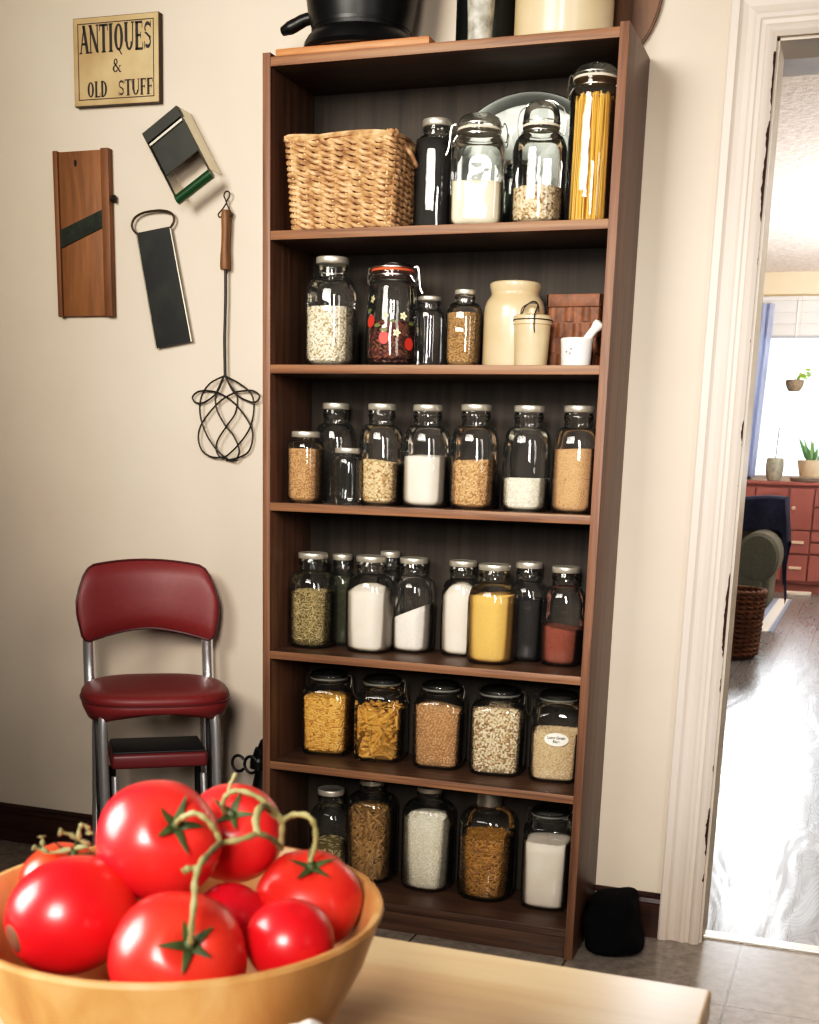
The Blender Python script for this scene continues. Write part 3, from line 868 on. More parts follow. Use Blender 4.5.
# ------------------------------------------------------------------ on top of the bookcase
z = 2.0712
def top_things():
    bm = bmesh.new(); box(bm, .030, .402, -.252, -.03, z, z + .016, .003)
    o = finish('cutting_board', bm, wood('oak_cutting_board', hexc('9a5f38'), hexc('c98a5a'), (4, 50, 50), .5)); tag(o, 'flat brown wooden board under the black iron pot', 'cutting board')
    zb = z + .0165
    t = thing('iron_pot', 'black cast iron pot on wooden board, top left of bookcase', 'pot', (.196, -.140, zb))
    R = .128
    bm = bmesh.new()
    lathe(bm, [(R * .86, .030), (R * .88, .045), (R * .97, .09), (R * 1.03, .15), (R * 1.06, .19), (R * 1.08, .20), (R * 1.06, .205), (R * 1.0, .20), (R * .9, .05), (R * .2, .04)], 56)
    finish('pot_body', bm, M['black_iron'], t)
    bm = bmesh.new(); lathe(bm, [(R * 1.0, 0), (R * 1.06, .008), (R * 1.03, .022), (R * .97, .034), (R * .90, .042), (R * .84, .044)], 56)
    finish('foot', bm, M['black_iron'], t)
    bm = bmesh.new()
    tube(bm, spline([(-R * .92, -.01, .090), (-.140, -.012, .086), (-.158, -.014, .078), (-.178, -.016, .070), (-.196, -.016, .064)], 5), [.014] * 6 + [.0145] * 5 + [.015] * 4 + [.014, .013, .012, .011, .010, .006], 10)
    finish('handle', bm, M['black_iron'], t)
    # dark canister and mottled jar
    t = thing('dark_canister', 'dark tin canister between iron pot and tan crock', 'canister', (.490, -.120, z))
    R = .068
    bm = bmesh.new(); lathe(bm, [(R * .96, 0), (R, .004), (R, .190), (R * .97, .196), (R * .9, .2), (R * .3, .203)], 48); finish('canister_body', bm, plain('dark_tin', hexc('1f2420'), .35, .5, noise=hexc('131714'), nscale=12), t)
    bm = bmesh.new(); 
    for zz in (.006, .18): tube(bm, [((R + .001) * math.cos(a), (R + .001) * math.sin(a), zz) for a in np.linspace(0, 2 * PI, 41)[:-1]], .002, 6, True)
    finish('band', bm, M['black_iron'], t)
    bm = bmesh.new(); wire_loop(bm, [(-.018, -R, .15), (-.022, -R - .006, .10), (-.012, -R - .007, .075), (-.014, -R - .005, .06)], .0016); finish('wire_hook', bm, M['black_wire'], t)
    t2 = bmesh.new(); R = .030
    lathe(t2, [(R * .86, 0), (R * .92, .004), (R * .90, .03), (R * .97, .07), (R * 1.04, .11), (R * 1.04, .16), (R * .8, .175), (R * .7, .18)], 36)
    o = finish('mottled_vase', t2, plain('mottled_grey_glaze', hexc('c9c4b6'), .5, noise=hexc('6f6c62'), nscale=38)); o.location = (.503, -.205, z)
    tag(o, 'slim mottled grey vase in front of dark canister', 'vase')
    bm = bmesh.new(); R = .108
    lathe(bm, [(R * .95, 0), (R * .98, .003), (R, .012), (R, .20), (R * 1.03, .205), (R * 1.03, .225), (R * .98, .228), (R * .92, .225), (R * .92, .02)], 56)
    o = finish('wide_crock', bm, M['stoneware_top']); o.location = (.670, -.128, z); tag(o, 'wide buff stoneware crock on top of bookcase', 'crock')
    # oval wooden board hung behind
    bm = bmesh.new()
    pts = []
    for k in range(64):
        a = 2 * PI * k / 64
        c, s = math.cos(a), math.sin(a)
        n = 2.6
        q = 1 / ((abs(c) ** n + abs(s) ** n) ** (1 / n))
        pts.append((.14 * q * c, .21 * q * s))
    prism(bm, pts, -.008, .008)
    bmesh.ops.bevel(bm, geom=[e for e in bm.edges if len(e.link_faces) == 2 and e.calc_face_angle(0) > 1], offset=.003, segments=2, affect='EDGES')
    o = finish('oval_board', bm, wood('dark_oval_board', hexc('4f331f'), hexc('7a5233'), (30, 30, 3), .5)); o.location = (.728, -.0105, z + .211)
    tag(o, 'dark oval wooden board leaning on wall behind wide crock', 'board')
top_things()

# ------------------------------------------------------------------ things hung on the wall
def glyph_strokes(ch):
    T_, t_ = .22, .085
    L = lambda x0, y0, x1, y1, w: ('l', x0, y0, x1, y1, w)
    sf = lambda x, y, w=.30: ('l', x - w / 2, y, x + w / 2, y, .045)
    R_ = lambda cx, cy, rx, ry, a0, a1, w0, w1: ('a', cx, cy, rx, ry, a0, a1, w0, w1)
    g = {
        'A': (.78, [L(.40, .98, .10, .0, t_), L(.36, 1.0, .66, .0, T_), L(.17, .34, .55, .34, t_), sf(.10, .02, .24), sf(.66, .02, .32)]),
        'N': (.84, [L(.14, .98, .14, 0, t_), L(.12, .98, .70, .02, T_), L(.70, .98, .70, 0, t_), sf(.12, .98, .26), sf(.14, .02, .26), sf(.70, .98, .26)]),
        'T': (.74, [L(.37, .98, .37, 0, T_), L(.03, .965, .71, .965, t_), L(.05, .98, .05, .76, .05), L(.69, .98, .69, .76, .05), sf(.37, .02, .36)]),
        'I': (.42, [L(.21, .98, .21, 0, T_), sf(.21, .98, .36), sf(.21, .02, .36)]),
        'Q': (.86, [R_(.43, .5, .36, .48, 0, 360, T_, t_), L(.40, .12, .66, -.12, .10), L(.64, -.11, .80, -.10, .06)]),
        'O': (.86, [R_(.43, .5, .36, .48, 0, 360, T_, t_)]),
        'U': (.84, [L(.17, .98, .17, .32, T_), R_(.42, .32, .29, .31, 180, 360, T_ * .8, t_), L(.70, .98, .70, .32, t_), sf(.17, .98, .32), sf(.70, .98, .26)]),
        'E': (.72, [L(.19, .98, .19, 0, T_), L(.06, .965, .62, .965, t_), L(.06, .035, .66, .035, t_), L(.19, .51, .50, .51, t_), L(.62, .98, .62, .76, .05), L(.66, .02, .66, .26, .05), L(.50, .62, .50, .40, .05)]),
        'S': (.68, [R_(.34, .735, .25, .235, 25, 215, t_, .13), L(.16, .60, .54, .40, T_ * .95), R_(.34, .265, .25, .235, -145, 55, t_, .13), L(.57, .98, .57, .74, .05), L(.09, .02, .09, .28, .05)]),
        'L': (.68, [L(.19, .98, .19, 0, T_), L(.06, .035, .62, .035, t_), L(.62, .02, .62, .28, .05), sf(.19, .98, .34)]),
        'D': (.84, [L(.19, .98, .19, 0, T_), L(.06, .965, .36, .965, t_), L(.06, .035, .36, .035, t_), R_(.34, .5, .38, .475, -90, 90, T_, t_)]),
        'F': (.68, [L(.19, .98, .19, 0, T_), L(.06, .965, .62, .965, t_), L(.19, .51, .50, .51, t_), L(.62, .98, .62, .74, .05), L(.50, .62, .50, .40, .05), sf(.19, .02, .36)]),
        '&': (.86, [R_(.36, .74, .17, .22, 0, 360, .10, .07), R_(.33, .27, .24, .25, 60, 330, .15, .07), L(.22, .68, .74, .04, .15), L(.52, .16, .74, .46, .07), sf(.74, .46, .20), sf(.76, .03, .20)]),
        ' ': (.6, []),
    }
    return g[ch]

def write(bm, text, x0, x1, zb, hgt, y):
    ws = [glyph_strokes(c)[0] for c in text]
    k = (x1 - x0) / sum(ws)
    x = x0
    def P(px, pz): return bm.verts.new((x + px * k, y, zb + pz * hgt))
    for c, w in zip(text, ws):
        for s in glyph_strokes(c)[1]:
            if s[0] == 'l':
                _, ax, ay, bx, by, wd = s
                # thickness measured across the stroke, in letter units
                dx, dy = (bx - ax), (by - ay)
                horizontal = abs(dy) < 1e-6
                if horizontal: q = [(ax, ay - wd / 2), (bx, by - wd / 2), (bx, by + wd / 2), (ax, ay + wd / 2)]
                else: q = [(ax - wd / 2, ay), (ax + wd / 2, ay), (bx + wd / 2, by), (bx - wd / 2, by)]
                bm.faces.new([P(*p) for p in q])
            else:
                _, cx, cz, rx, rz, a0, a1, wS, wT = s
                n = 28; I, O = [], []
                for i in range(n + 1):
                    a = math.radians(a0 + (a1 - a0) * i / n)
                    O.append(P(cx + rx * math.cos(a), cz + rz * math.sin(a)))
                    I.append(P(cx + (rx - wS) * math.cos(a), cz + (rz - wT) * math.sin(a)))
                for i in range(n): bm.faces.new((O[i], O[i + 1], I[i + 1], I[i]))
        x += w * k

def antiques_sign():
    t = thing('wooden_sign', 'tan wooden sign reading ANTIQUES & OLD STUFF high on wall', 'sign', (-.537, -.001, 2.168))
    m, nt, b = newmat('aged_sign_paint')
    tx = N(nt, 'ShaderNodeTexNoise', Scale=9., Detail=5.); nt.links.new(coords(nt), tx.inputs['Vector'])
    nt.links.new(ramp(nt, tx.outputs['Fac'], [(.3, hexc('ab8f63')), (.7, hexc('cbb187'))]), b.inputs['Base Color']); b.inputs['Roughness'].default_value = .6
    w, h = .1262, .1035
    bm = bmesh.new(); box(bm, -w, w, -.020, 0, -h, h, .0015); finish('sign_board', bm, m, t)
    bm = bmesh.new(); box(bm, -w - .001, w + .001, -.0185, -.001, -h - .001, h + .001); finish('sign_edge', bm, plain('dark_sign_edge', hexc('3a2a1a'), .6), t)
    ink = plain('sign_ink', hexc('1d1712'), .6)
    bm = bmesh.new()
    for q in (0,):
        i0, i1 = .013, .0152
        for (a, b2, c, d) in ((-w + i0, w - i0, h - i1, h - i0), (-w + i0, w - i0, -h + i0, -h + i1), (-w + i0, -w + i1, -h + i0, h - i0), (w - i1, w - i0, -h + i0, h - i0)):
            bm.faces.new([bm.verts.new(p) for p in ((a, -.0206, c), (b2, -.0206, c), (b2, -.0206, d), (a, -.0206, d))])
    finish('border_line', bm, ink, t, smooth=False)
    bm = bmesh.new(); write(bm, 'ANTIQUES', -.108, .108, .020, .066, -.0206)
    finish('lettering', bm, ink, t, smooth=False)
    bm = bmesh.new(); write(bm, '&', -.012, .017, -.029, .034, -.0206); finish('lettering', bm, ink, t, smooth=False)
    bm = bmesh.new(); write(bm, 'OLD', -.088, -.024, -.085, .038, -.0206); finish('lettering', bm, ink, t, smooth=False)
    bm = bmesh.new(); write(bm, 'STUFF', .006, .110, -.085, .038, -.0206); finish('lettering', bm, ink, t, smooth=False)
    t.rotation_euler = (0, .012, 0)
antiques_sign()

def slicer():
    t = thing('vegetable_slicer', 'brown wooden slicer board with diagonal dark blade on wall', 'slicer', (-.653, -.001, 1.752))
    mw = wood('old_pine_board', hexc('6a4224'), hexc('966338'), (22, 22, 3), .55)
    md = wood('old_pine_rail', hexc('5c381e'), hexc('83532d'), (30, 30, 3), .55)
    bm = bmesh.new(); box(bm, -.084, .084, -.014, 0, -.208, .208, .002); finish('board', bm, mw, t)
    for x0, x1 in ((-.0865, -.072), (.062, .0865)):
        bm = bmesh.new(); box(bm, x0, x1, -.022, -.0005, -.210, .210, .002); finish('side_rail', bm, md, t)
    bm = bmesh.new()
    prism(bm, [(-.074, -.034), (.062, .016), (.062, .060), (-.074, .012)], -.0185, -.0145); finish('blade', bm, plain('dark_blade', hexc('22261f'), .45, .6, noise=hexc('343a30'), nscale=40), t)
    bm = bmesh.new(); lathe(bm, [(.006, 0), (.006, .006), (.010, .007), (.010, .012), (.006, .014)], 16, M=frame_M((.0865, -.012, .086), (1, 0, 0))); finish('knob', bm, plain('dark_screw', hexc('2a2118'), .5, .5), t)
    bm = bmesh.new(); lathe(bm, [(.006, 0), (.006, .0008)], 12, M=frame_M((-.020, -.0142, .178), (0, -1, 0)) @ Matrix.Diagonal((.7, 1.5, 1, 1))); finish('hang_hole', bm, plain('hole_dark', hexc('1c120a'), .9), t)
slicer()

def grater():
    t = thing('flat_grater', 'flat black hand grater with wire loop hanging tilted on wall', 'grater', (-.410, -.001, 1.612))
    q = [(-.4896, 1.7505), (-.3899, 1.7636), (-.3302, 1.4763), (-.4356, 1.4594)]
    q = [(x + .410, zz - 1.612) for x, zz in q]
    bm = bmesh.new(); prism(bm, q, -.016, -.013); 
    m, nt, b = newmat('blackened_tin')
    tx = N(nt, 'ShaderNodeTexVoronoi', Scale=160.); nt.links.new(coords(nt), tx.inputs['Vector'])
    tn = N(nt, 'ShaderNodeTexNoise', Scale=14.); nt.links.new(coords(nt), tn.inputs['Vector'])
    nt.links.new(ramp(nt, tn.outputs['Fac'], [(.45, hexc('0b0c09')), (.80, hexc('23251c'))]), b.inputs['Base Color'])
    b.inputs['Metallic'].default_value = .1; b.inputs['Roughness'].default_value = .42
    bump(nt, b, tx.outputs['Distance'], .06, .001)
    finish('grater_plate', bm, m, t, smooth=False)
    bm = bmesh.new()
    for a, b2 in ((0, 3), (1, 2)):
        tube(bm, [(q[a][0], -.013, q[a][1]), (q[b2][0], -.013, q[b2][1])], .0032, 8)
    finish('side_wire', bm, plain('grey_tin_edge', hexc('8d897c'), .35, .9), t)
    L = [(-.4880, 1.7470), (-.5006, 1.7600), (-.5037, 1.7721), (-.4949, 1.7877), (-.4726, 1.7988), (-.4433, 1.8029), (-.4142, 1.8035), (-.3902, 1.7987), (-.3784, 1.7896), (-.3772, 1.7758), (-.3831, 1.7662), (-.3885, 1.7600)]
    bm = bmesh.new(); tube(bm, spline([(x + .410, -.014, zz - 1.612) for x, zz in L], 6), .0032, 8); finish('wire_handle', bm, plain('brown_wire', hexc('3d2e22'), .5, .5), t)
grater()

def chopper():
    A = np.array([(-.4403, 1.9694), (-.3404, 2.0289), (-.2245, 1.8733), (-.3162, 1.8155)])
    c = A.mean(0); off = Vector((0.0, 0, 0))
    t = thing('tin_chopper', 'open tin food chopper with green handle hung askew on wall', 'chopper', (c[0], -.001, c[1]))
    u = Vector((A[1][0] - A[0][0], 0, A[1][1] - A[0][1])); w = u.length; u.normalize()
    v = Vector((A[2][0] - A[1][0], 0, A[2][1] - A[1][1])); l = v.length; v.normalize()
    v = (v - u * v.dot(u)).normalized()
    n = Vector((0, -1, 0))
    def P(a, b, d): return u * (a * w) + v * (b * l) + n * d          # a across, b down, d off the wall
    def slab(bm, a0, a1, b0, b1, d0, d1):
        vs = [bm.verts.new(P(a, b, d)) for a in (a0, a1) for b in (b0, b1) for d in (d0, d1)]
        for f in ((0, 1, 3, 2), (4, 6, 7, 5), (0, 4, 5, 1), (2, 3, 7, 6), (0, 2, 6, 4), (1, 5, 7, 3)): bm.faces.new([vs[i] for i in f])
    dark = plain('dark_tin_plate', hexc('2c2d24'), .5, .2, noise=hexc('1f2019'), nscale=20)
    tin = plain('pale_tin', hexc('d8d2c2'), .35, .55)
    green = plain('green_paint', hexc('16401f'), .3, coat=.4)
    for a in (-.5, .48):
        bm = bmesh.new(); slab(bm, a, a + .02, -.5, .5, .066, .076); finish('side_rail', bm, dark, t)
    bm = bmesh.new(); slab(bm, -.5, .5, -.5, -.36, .058, .075); finish('top_plate', bm, dark, t)
    bm = bmesh.new(); slab(bm, -.48, .48, -.315, .10, .060, .064); finish('blade_plate', bm, dark, t)
    bm = bmesh.new(); slab(bm, -.5, .5, -.345, -.318, .064, .070); finish('white_edge', bm, tin, t)
    bm = bmesh.new(); slab(bm, .485, .5, -.5, .40, .004, .068); finish('side_wall', bm, tin, t)
    bm = bmesh.new(); tube(bm, [P(-.5, .46, .068), P(.5, .46, .068)], .0125, 16); finish('green_handle', bm, green, t)
    bm = bmesh.new(); slab(bm, -.5, -.485, -.5, .40, .004, .068); finish('side_wall', bm, tin, t)
    bm = bmesh.new(); slab(bm, -.485, .485, -.5, -.49, .002, .07); finish('top_wall', bm, tin, t)
chopper()

BEAT = [
 [(-.2347,-.012,1.3905),(-.2559,-.012,1.3478),(-.2927,-.012,1.3218),(-.3203,-.012,1.3199),(-.3302,-.012,1.3339),(-.3134,-.012,1.3481),(-.2832,-.012,1.3507),(-.2469,-.012,1.3440),(-.2019,-.012,1.3174),(-.1617,-.012,1.2713),(-.1502,-.012,1.2365),(-.1620,-.012,1.1971),(-.1937,-.012,1.1790),(-.2302,-.012,1.1717)],
 [(-.2290,-.016,1.3902),(-.2041,-.016,1.3480),(-.1684,-.016,1.3276),(-.1399,-.016,1.3232),(-.1284,-.016,1.3387),(-.1461,-.016,1.3516),(-.1728,-.016,1.3514),(-.2041,-.016,1.3457),(-.2495,-.016,1.3205),(-.2957,-.016,1.2730),(-.3119,-.016,1.2332),(-.3013,-.016,1.1954),(-.2692,-.016,1.1786),(-.2307,-.016,1.1796)],
 [(-.2305,-.020,1.3884),(-.2740,-.020,1.3681),(-.3000,-.020,1.3314),(-.3025,-.020,1.2845),(-.2802,-.020,1.2298),(-.2395,-.020,1.1857),(-.2032,-.020,1.1708),(-.1867,-.020,1.1964),(-.2027,-.020,1.2352),(-.2279,-.020,1.2622),(-.2521,-.020,1.3008),(-.2562,-.020,1.3357),(-.2424,-.020,1.3668),(-.2296,-.020,1.3899)],
 [(-.2247,-.024,1.3881),(-.1819,-.024,1.3685),(-.1465,-.024,1.3404),(-.1413,-.024,1.2982),(-.1556,-.024,1.2516),(-.1918,-.024,1.2080),(-.2328,-.024,1.1779),(-.2528,-.024,1.1948),(-.2488,-.024,1.2224),(-.2231,-.024,1.2582),(-.1958,-.024,1.2936),(-.1893,-.024,1.3346),(-.2088,-.024,1.3629),(-.2256,-.024,1.3897)],
]
def beater():
    t = thing('rug_beater', 'long black wire rug beater with wooden grip beside bookcase', 'rug beater', (-.226, 0, 1.3))
    sh = lambda p: (p[0] + .226, p[1], p[2] - 1.3)
    bm = bmesh.new()
    for l in BEAT: tube(bm, spline([sh(p) for p in l], 8), .0024, 8)
    finish('wire_loops', bm, M['black_wire'], t)
    bm = bmesh.new(); tube(bm, [sh(p) for p in ((-.2248, -.018, 1.672), (-.2256, -.018, 1.5788), (-.2294, -.018, 1.4793), (-.2286, -.018, 1.385))], .0040, 8); finish('stem', bm, M['black_wire'], t)
    bm = bmesh.new(); P = spline([sh(p) for p in ((-.2222, -.018, 1.797), (-.2226, -.018, 1.7494), (-.2250, -.018, 1.7012), (-.2256, -.018, 1.653))], 4)
    tube(bm, P, [.0105, .0125, .0125, .0125, .012, .0118, .0115, .0115, .012, .013, .0135, .0138, .0125], 16)
    finish('grip', bm, wood('beater_grip_wood', hexc('5a3a20'), hexc('83592f'), (40, 40, 4), .5), t)
    bm = bmesh.new()
    for l in ([(-.2223, 1.8141), (-.2339, 1.8002), (-.2456, 1.7886), (-.2428, 1.7813), (-.2330, 1.7834)], [(-.2223, 1.8141), (-.2137, 1.7995), (-.2066, 1.7873), (-.2110, 1.7802)], [(-.2223, 1.8141), (-.2251, 1.8238), (-.2290, 1.8311), (-.2264, 1.8393), (-.2192, 1.8425), (-.2126, 1.8375), (-.2141, 1.8281), (-.2199, 1.8212), (-.2223, 1.8141)]):
        tube(bm, spline([sh((p[0], -.016, p[1])) for p in l], 6), .0019, 8)
    finish('hanging_loop', bm, M['black_wire'], t)
beater()

# ------------------------------------------------------------------ step stool chair
def red_chair():
    t = thing('step_stool_chair', 'red vinyl and chrome kitchen step stool chair against wall', 'chair', (-.290, -.30, 0), math.radians(36))
    red = plain('red_vinyl', hexc('7f2826'), .46, spec=.5, noise=hexc('772426'), nscale=80, bstr=.04)
    blk = plain('black_rubber_tread', hexc('141414'), .6)
    fr = plain('black_frame_paint', hexc('121212'), .4)
    # local frame: front is -y
    bm = bmesh.new()
    n = 30; rows = 9
    front, back = [], []
    def edge(u):       # u in -1..1 across; returns x, zlow, zhigh
        x = u * .186
        zt = .905 - .022 * u * u
        if abs(u) > .72: zt -= .085 * ((abs(u) - .72) / .28) ** 2.6
        zb = .722 - .034 * abs(u) ** 1.6
        if abs(u) > .93: zb += .02 * ((abs(u) - .93) / .07)
        x *= 1.0
        return x, zb, zt
    for i in range(n + 1):
        u = -1 + 2 * i / n
        u2 = math.copysign(1 - (1 - abs(u)) ** 1.25, u)
        x, zb, zt = edge(u2)
        fa, ba = [], []
        for j in range(rows + 1):
            s = j / rows
            zz = zb + (zt - zb) * s
            xx = x * (.94 + .06 * min(1, s * 1.6))
            th = .019 * (1 - abs(2 * s - 1) ** 3.2) ** .5 * (1 - abs(u2) ** 5) ** .5
            yc = .185 - .055 * u2 * u2 * .9 + (zz - .72) * .06
            fa.append(bm.verts.new((xx, yc - th, zz))); ba.append(bm.verts.new((xx, yc + th * .55, zz)))
        front.append(fa); back.append(ba)
    for i in range(n):
        for j in range(rows):
            bm.faces.new((front[i][j], front[i + 1][j], front[i + 1][j + 1], front[i][j + 1]))
            bm.faces.new((back[i][j], back[i][j + 1], back[i + 1][j + 1], back[i + 1][j]))
        bm.faces.new((front[i][0], back[i][0], back[i + 1][0], front[i + 1][0]))
        bm.faces.new((front[i][rows], front[i + 1][rows], back[i + 1][rows], back[i][rows]))
    for j in range(rows):
        bm.faces.new((front[0][j], front[0][j + 1], back[0][j + 1], back[0][j])); bm.faces.new((front[n][j], back[n][j], back[n][j + 1], front[n][j + 1]))
    bmesh.ops.remove_doubles(bm, verts=bm.verts, dist=1e-5)
    o = finish('backrest', bm, red, t, sharp=60)
    loop = []
    def bp(u2, s_):
        x, zb, zt = edge(u2); zz = zb + (zt - zb) * s_
        return (x * (.94 + .06 * min(1, s_ * 1.6)), .185 - .055 * u2 * u2 * .9 + (zz - .72) * .06, zz)
    us = [math.copysign(1 - (1 - abs(q)) ** 1.25, q) for q in np.linspace(-1, 1, 25)]
    loop += [bp(q, 1) for q in us] + [bp(1, q) for q in np.linspace(1, 0, 7)[1:-1]] + [bp(q, 0) for q in reversed(us)] + [bp(-1, q) for q in np.linspace(0, 1, 7)[1:-1]]
    bm = bmesh.new(); tube(bm, loop, .0034, 6, True); finish('piping', bm, plain('dark_red_back_piping', hexc('4a1518'), .5), o)
    # seat cushion
    bm = bmesh.new(); ns = 64; rings = []
    def out(a):
        c, s = math.cos(a), math.sin(a)
        nn = 2.9
        q = 1 / ((abs(c) ** nn + abs(s) ** nn) ** (1 / nn))
        x = .188 * q * c; y = .175 * q * s
        if s > 0: x *= 1 - .07 * s            # a little narrower at the back
        return x, y - .01
    def low(x, y): return .528 + .022 * (1 - min(1, abs(x) / .15) ** 2)
    spec = [(.25, .608), (.6, .607), (.85, .604), (.95, .599), (.99, .590), (1.0, .580), (.985, .576), (1.0, .571), (.985, .556), (.925, None), (.87, None)]
    for f, zz in spec:
        ring = []
        for k in range(ns):
            x, y = out(2 * PI * k / ns)
            ring.append(bm.verts.new((x * f, y * f, zz if zz else low(x, y) + (0 if f > .95 else .002))))
        rings.append(ring)
    for a, b in zip(rings, rings[1:]):
        for k in range(ns): bm.faces.new((a[k], a[(k + 1) % ns], b[(k + 1) % ns], b[k]))
    bm.faces.new(rings[0]); bm.faces.new(list(reversed(rings[-1])))
    s = finish('seat', bm, red, t, sharp=65)
    bm = bmesh.new(); tube(bm, [(out(2 * PI * k / ns)[0] * 1.0, out(2 * PI * k / ns)[1] * 1.0, .5755) for k in range(ns)], .0030, 6, True); finish('piping', bm, plain('dark_red_piping', hexc('5c1a1e'), .4), s)
    # chrome uprights
    for sx in (-1, 1):
        bm = bmesh.new(); tube(bm, spline([(sx * .158, .150, .54), (sx * .158, .165, .64), (sx * .157, .162, .74), (sx * .155, .166, .82)], 5), .0158, 14); finish('upright', bm, M['chrome'], t)
    # legs: chrome front, chrome rear with black frame beside
    for sx in (-1, 1):
        bm = bmesh.new(); tube(bm, spline([(sx * .134, -.125, .555), (sx * .140, -.132, .50), (sx * .142, -.150, .25), (sx * .146, -.170, .012)], 6), .0125, 14); o = finish('leg', bm, M['chrome'], t)
        bm2 = bmesh.new(); lathe(bm2, [(.014, 0), (.016, .004), (.015, .026)], 16, M=Matrix.Translation((sx * .146, -.170, 0))); finish('rubber_foot', bm2, blk, o)
        bm = bmesh.new(); tube(bm, spline([(sx * .136, .130, .56), (sx * .144, .145, .48), (sx * .150, .165, .25), (sx * .158, .195, .012)], 6), .0125, 14); o = finish('leg', bm, M['chrome'], t)
        bm2 = bmesh.new(); lathe(bm2, [(.014, 0), (.016, .004), (.015, .026)], 16, M=Matrix.Translation((sx * .158, .195, 0))); finish('rubber_foot', bm2, blk, o)
        bm = bmesh.new(); 
        box(bm, sx * .150 - .004, sx * .150 + .004, -.10, .10, .30, .33); 
        box(bm, sx * .150 - .006, sx * .150 + .006, -.02, .012, .02, .55, .003); box(bm, sx * .146 - .006, sx * .146 + .006, .05, .075, .05, .55, .003)
        finish('side_frame', bm, fr, t)
    # two pull-out steps
    for zz, y0, y1, hw in ((.442, -.120, .06, .122), (.205, -.17, .02, .126)):
        bm = bmesh.new(); box(bm, -hw, hw, y0, y1, zz - .040, zz, .010, seg=3); st = finish('step', bm, plain('red_step_paint', hexc('6d2326'), .4), t)
        bm = bmesh.new(); box(bm, -hw + .006, hw - .006, y0 + .006, y1 - .006, zz - .002, zz + .005, .004); finish('tread', bm, blk, st)
    for sx in (-1, 1):
        bm = bmesh.new(); tube(bm, [(sx * .112, -.095, .38), (sx * .114, -.13, .19), (sx * .118, -.16, .02)], .009, 12); finish('step_leg', bm, M['chrome'], t)
        bm = bmesh.new(); tube(bm, [(sx * .112, .03, .38), (sx * .114, .05, .19), (sx * .118, .07, .02)], .009, 12); finish('step_leg', bm, fr, t)
red_chair()

# black ironwork between the chair and the bookcase
def iron_piece():
    t = thing('wrought_iron_stand', 'black wrought iron piece with small curls left of bookcase', 'iron stand', (-.075, -.13, 0))
    bm = bmesh.new()
    lathe(bm, [(.075, 0), (.085, .02), (.078, .12), (.058, .22), (.040, .29), (.030, .335), (.026, .36)], 28, M=Matrix.Translation((.02, 0, 0)))
    finish('iron_body', bm, M['black_iron'], t)
    bm = bmesh.new(); tube(bm, spline([(.0, 0, .36), (.002, 0, .385), (.010, 0, .41), (.022, 0, .44), (.03, 0, .47)], 5), [.024] * 6 + [.020] * 5 + [.014] * 4 + [.01] * 4 + [.006] * 2, 10); finish('neck', bm, M['black_iron'], t)
    for dx, r in ((-.012, .020), (-.050, .019)):
        bm = bmesh.new(); tube(bm, [(dx + r * math.cos(a), -.02, .372 + r * 1.15 * math.sin(a)) for a in np.linspace(.6, 5.6, 24)], .0042, 8); finish('curl', bm, M['black_iron'], t)
iron_piece()

def black_bag():
    bm = bmesh.new()
    bmesh.ops.create_icosphere(bm, subdivisions=5, radius=1)
    for v in bm.verts:
        p = v.co.copy()
        sg = lambda q, e: math.copysign(abs(q) ** e, q)
        x = .910 + .062 * sg(p.x, .55); y = -.125 + .085 * sg(p.y, .6); zz = .073 + .073 * sg(p.z, .5)
        k = max(0, (.075 - zz) / .075) ** 1.2
        x += .050 * k * max(0, p.x) ; y += -.030 * k * max(0, -p.y)
        zz += .012 * (x - .91) / .06 * (zz > .1)
        x += .003 * math.sin(zz * 70 + y * 40); y += .004 * math.sin(x * 60 + zz * 50)
        v.co = (max(x, W + .003), min(y, -.028), max(zz, .001))
    o = finish('black_bag', bm, M['black_cloth']); tag(o, 'black bag slumped on floor between bookcase and door casing', 'bag')
black_bag()

# ------------------------------------------------------------------ room shell
def wall_material(name, c, c2):
    m, nt, b = newmat(name)
    n1 = N(nt, 'ShaderNodeTexNoise', Scale=1.6, Detail=6., Roughness=.6); nt.links.new(coords(nt), n1.inputs['Vector'])
    n2 = N(nt, 'ShaderNodeTexNoise', Scale=60., Detail=3.); nt.links.new(coords(nt), n2.inputs['Vector'])
    nt.links.new(ramp(nt, n1.outputs['Fac'], [(.3, c2), (.7, c)]), b.inputs['Base Color'])
    b.inputs['Roughness'].default_value = .7; b.inputs['Specular IOR Level'].default_value = .25
    bump(nt, b, n2.outputs['Fac'], .08, .002)
    return m
DX0, DX1, DZ = 1.118, 1.95, 2.100
bm = bmesh.new()
box(bm, -3.2, DX0, 0, .11, 0, 3.1); box(bm, DX1, 3.4, 0, .11, 0, 3.1); box(bm, DX0, DX1, 0, .11, DZ, 3.1)
structure('wall_back', bm, wall_material('cream_plaster', hexc('d9cbb9'), hexc('cfc0ae')))
bm = bmesh.new(); box(bm, -3.2, -3.1, -4.4, 0, 0, 3.1); structure('wall_left', bm, wall_material('cream_plaster_left', hexc('dccfbd'), hexc('d3c4b1')))
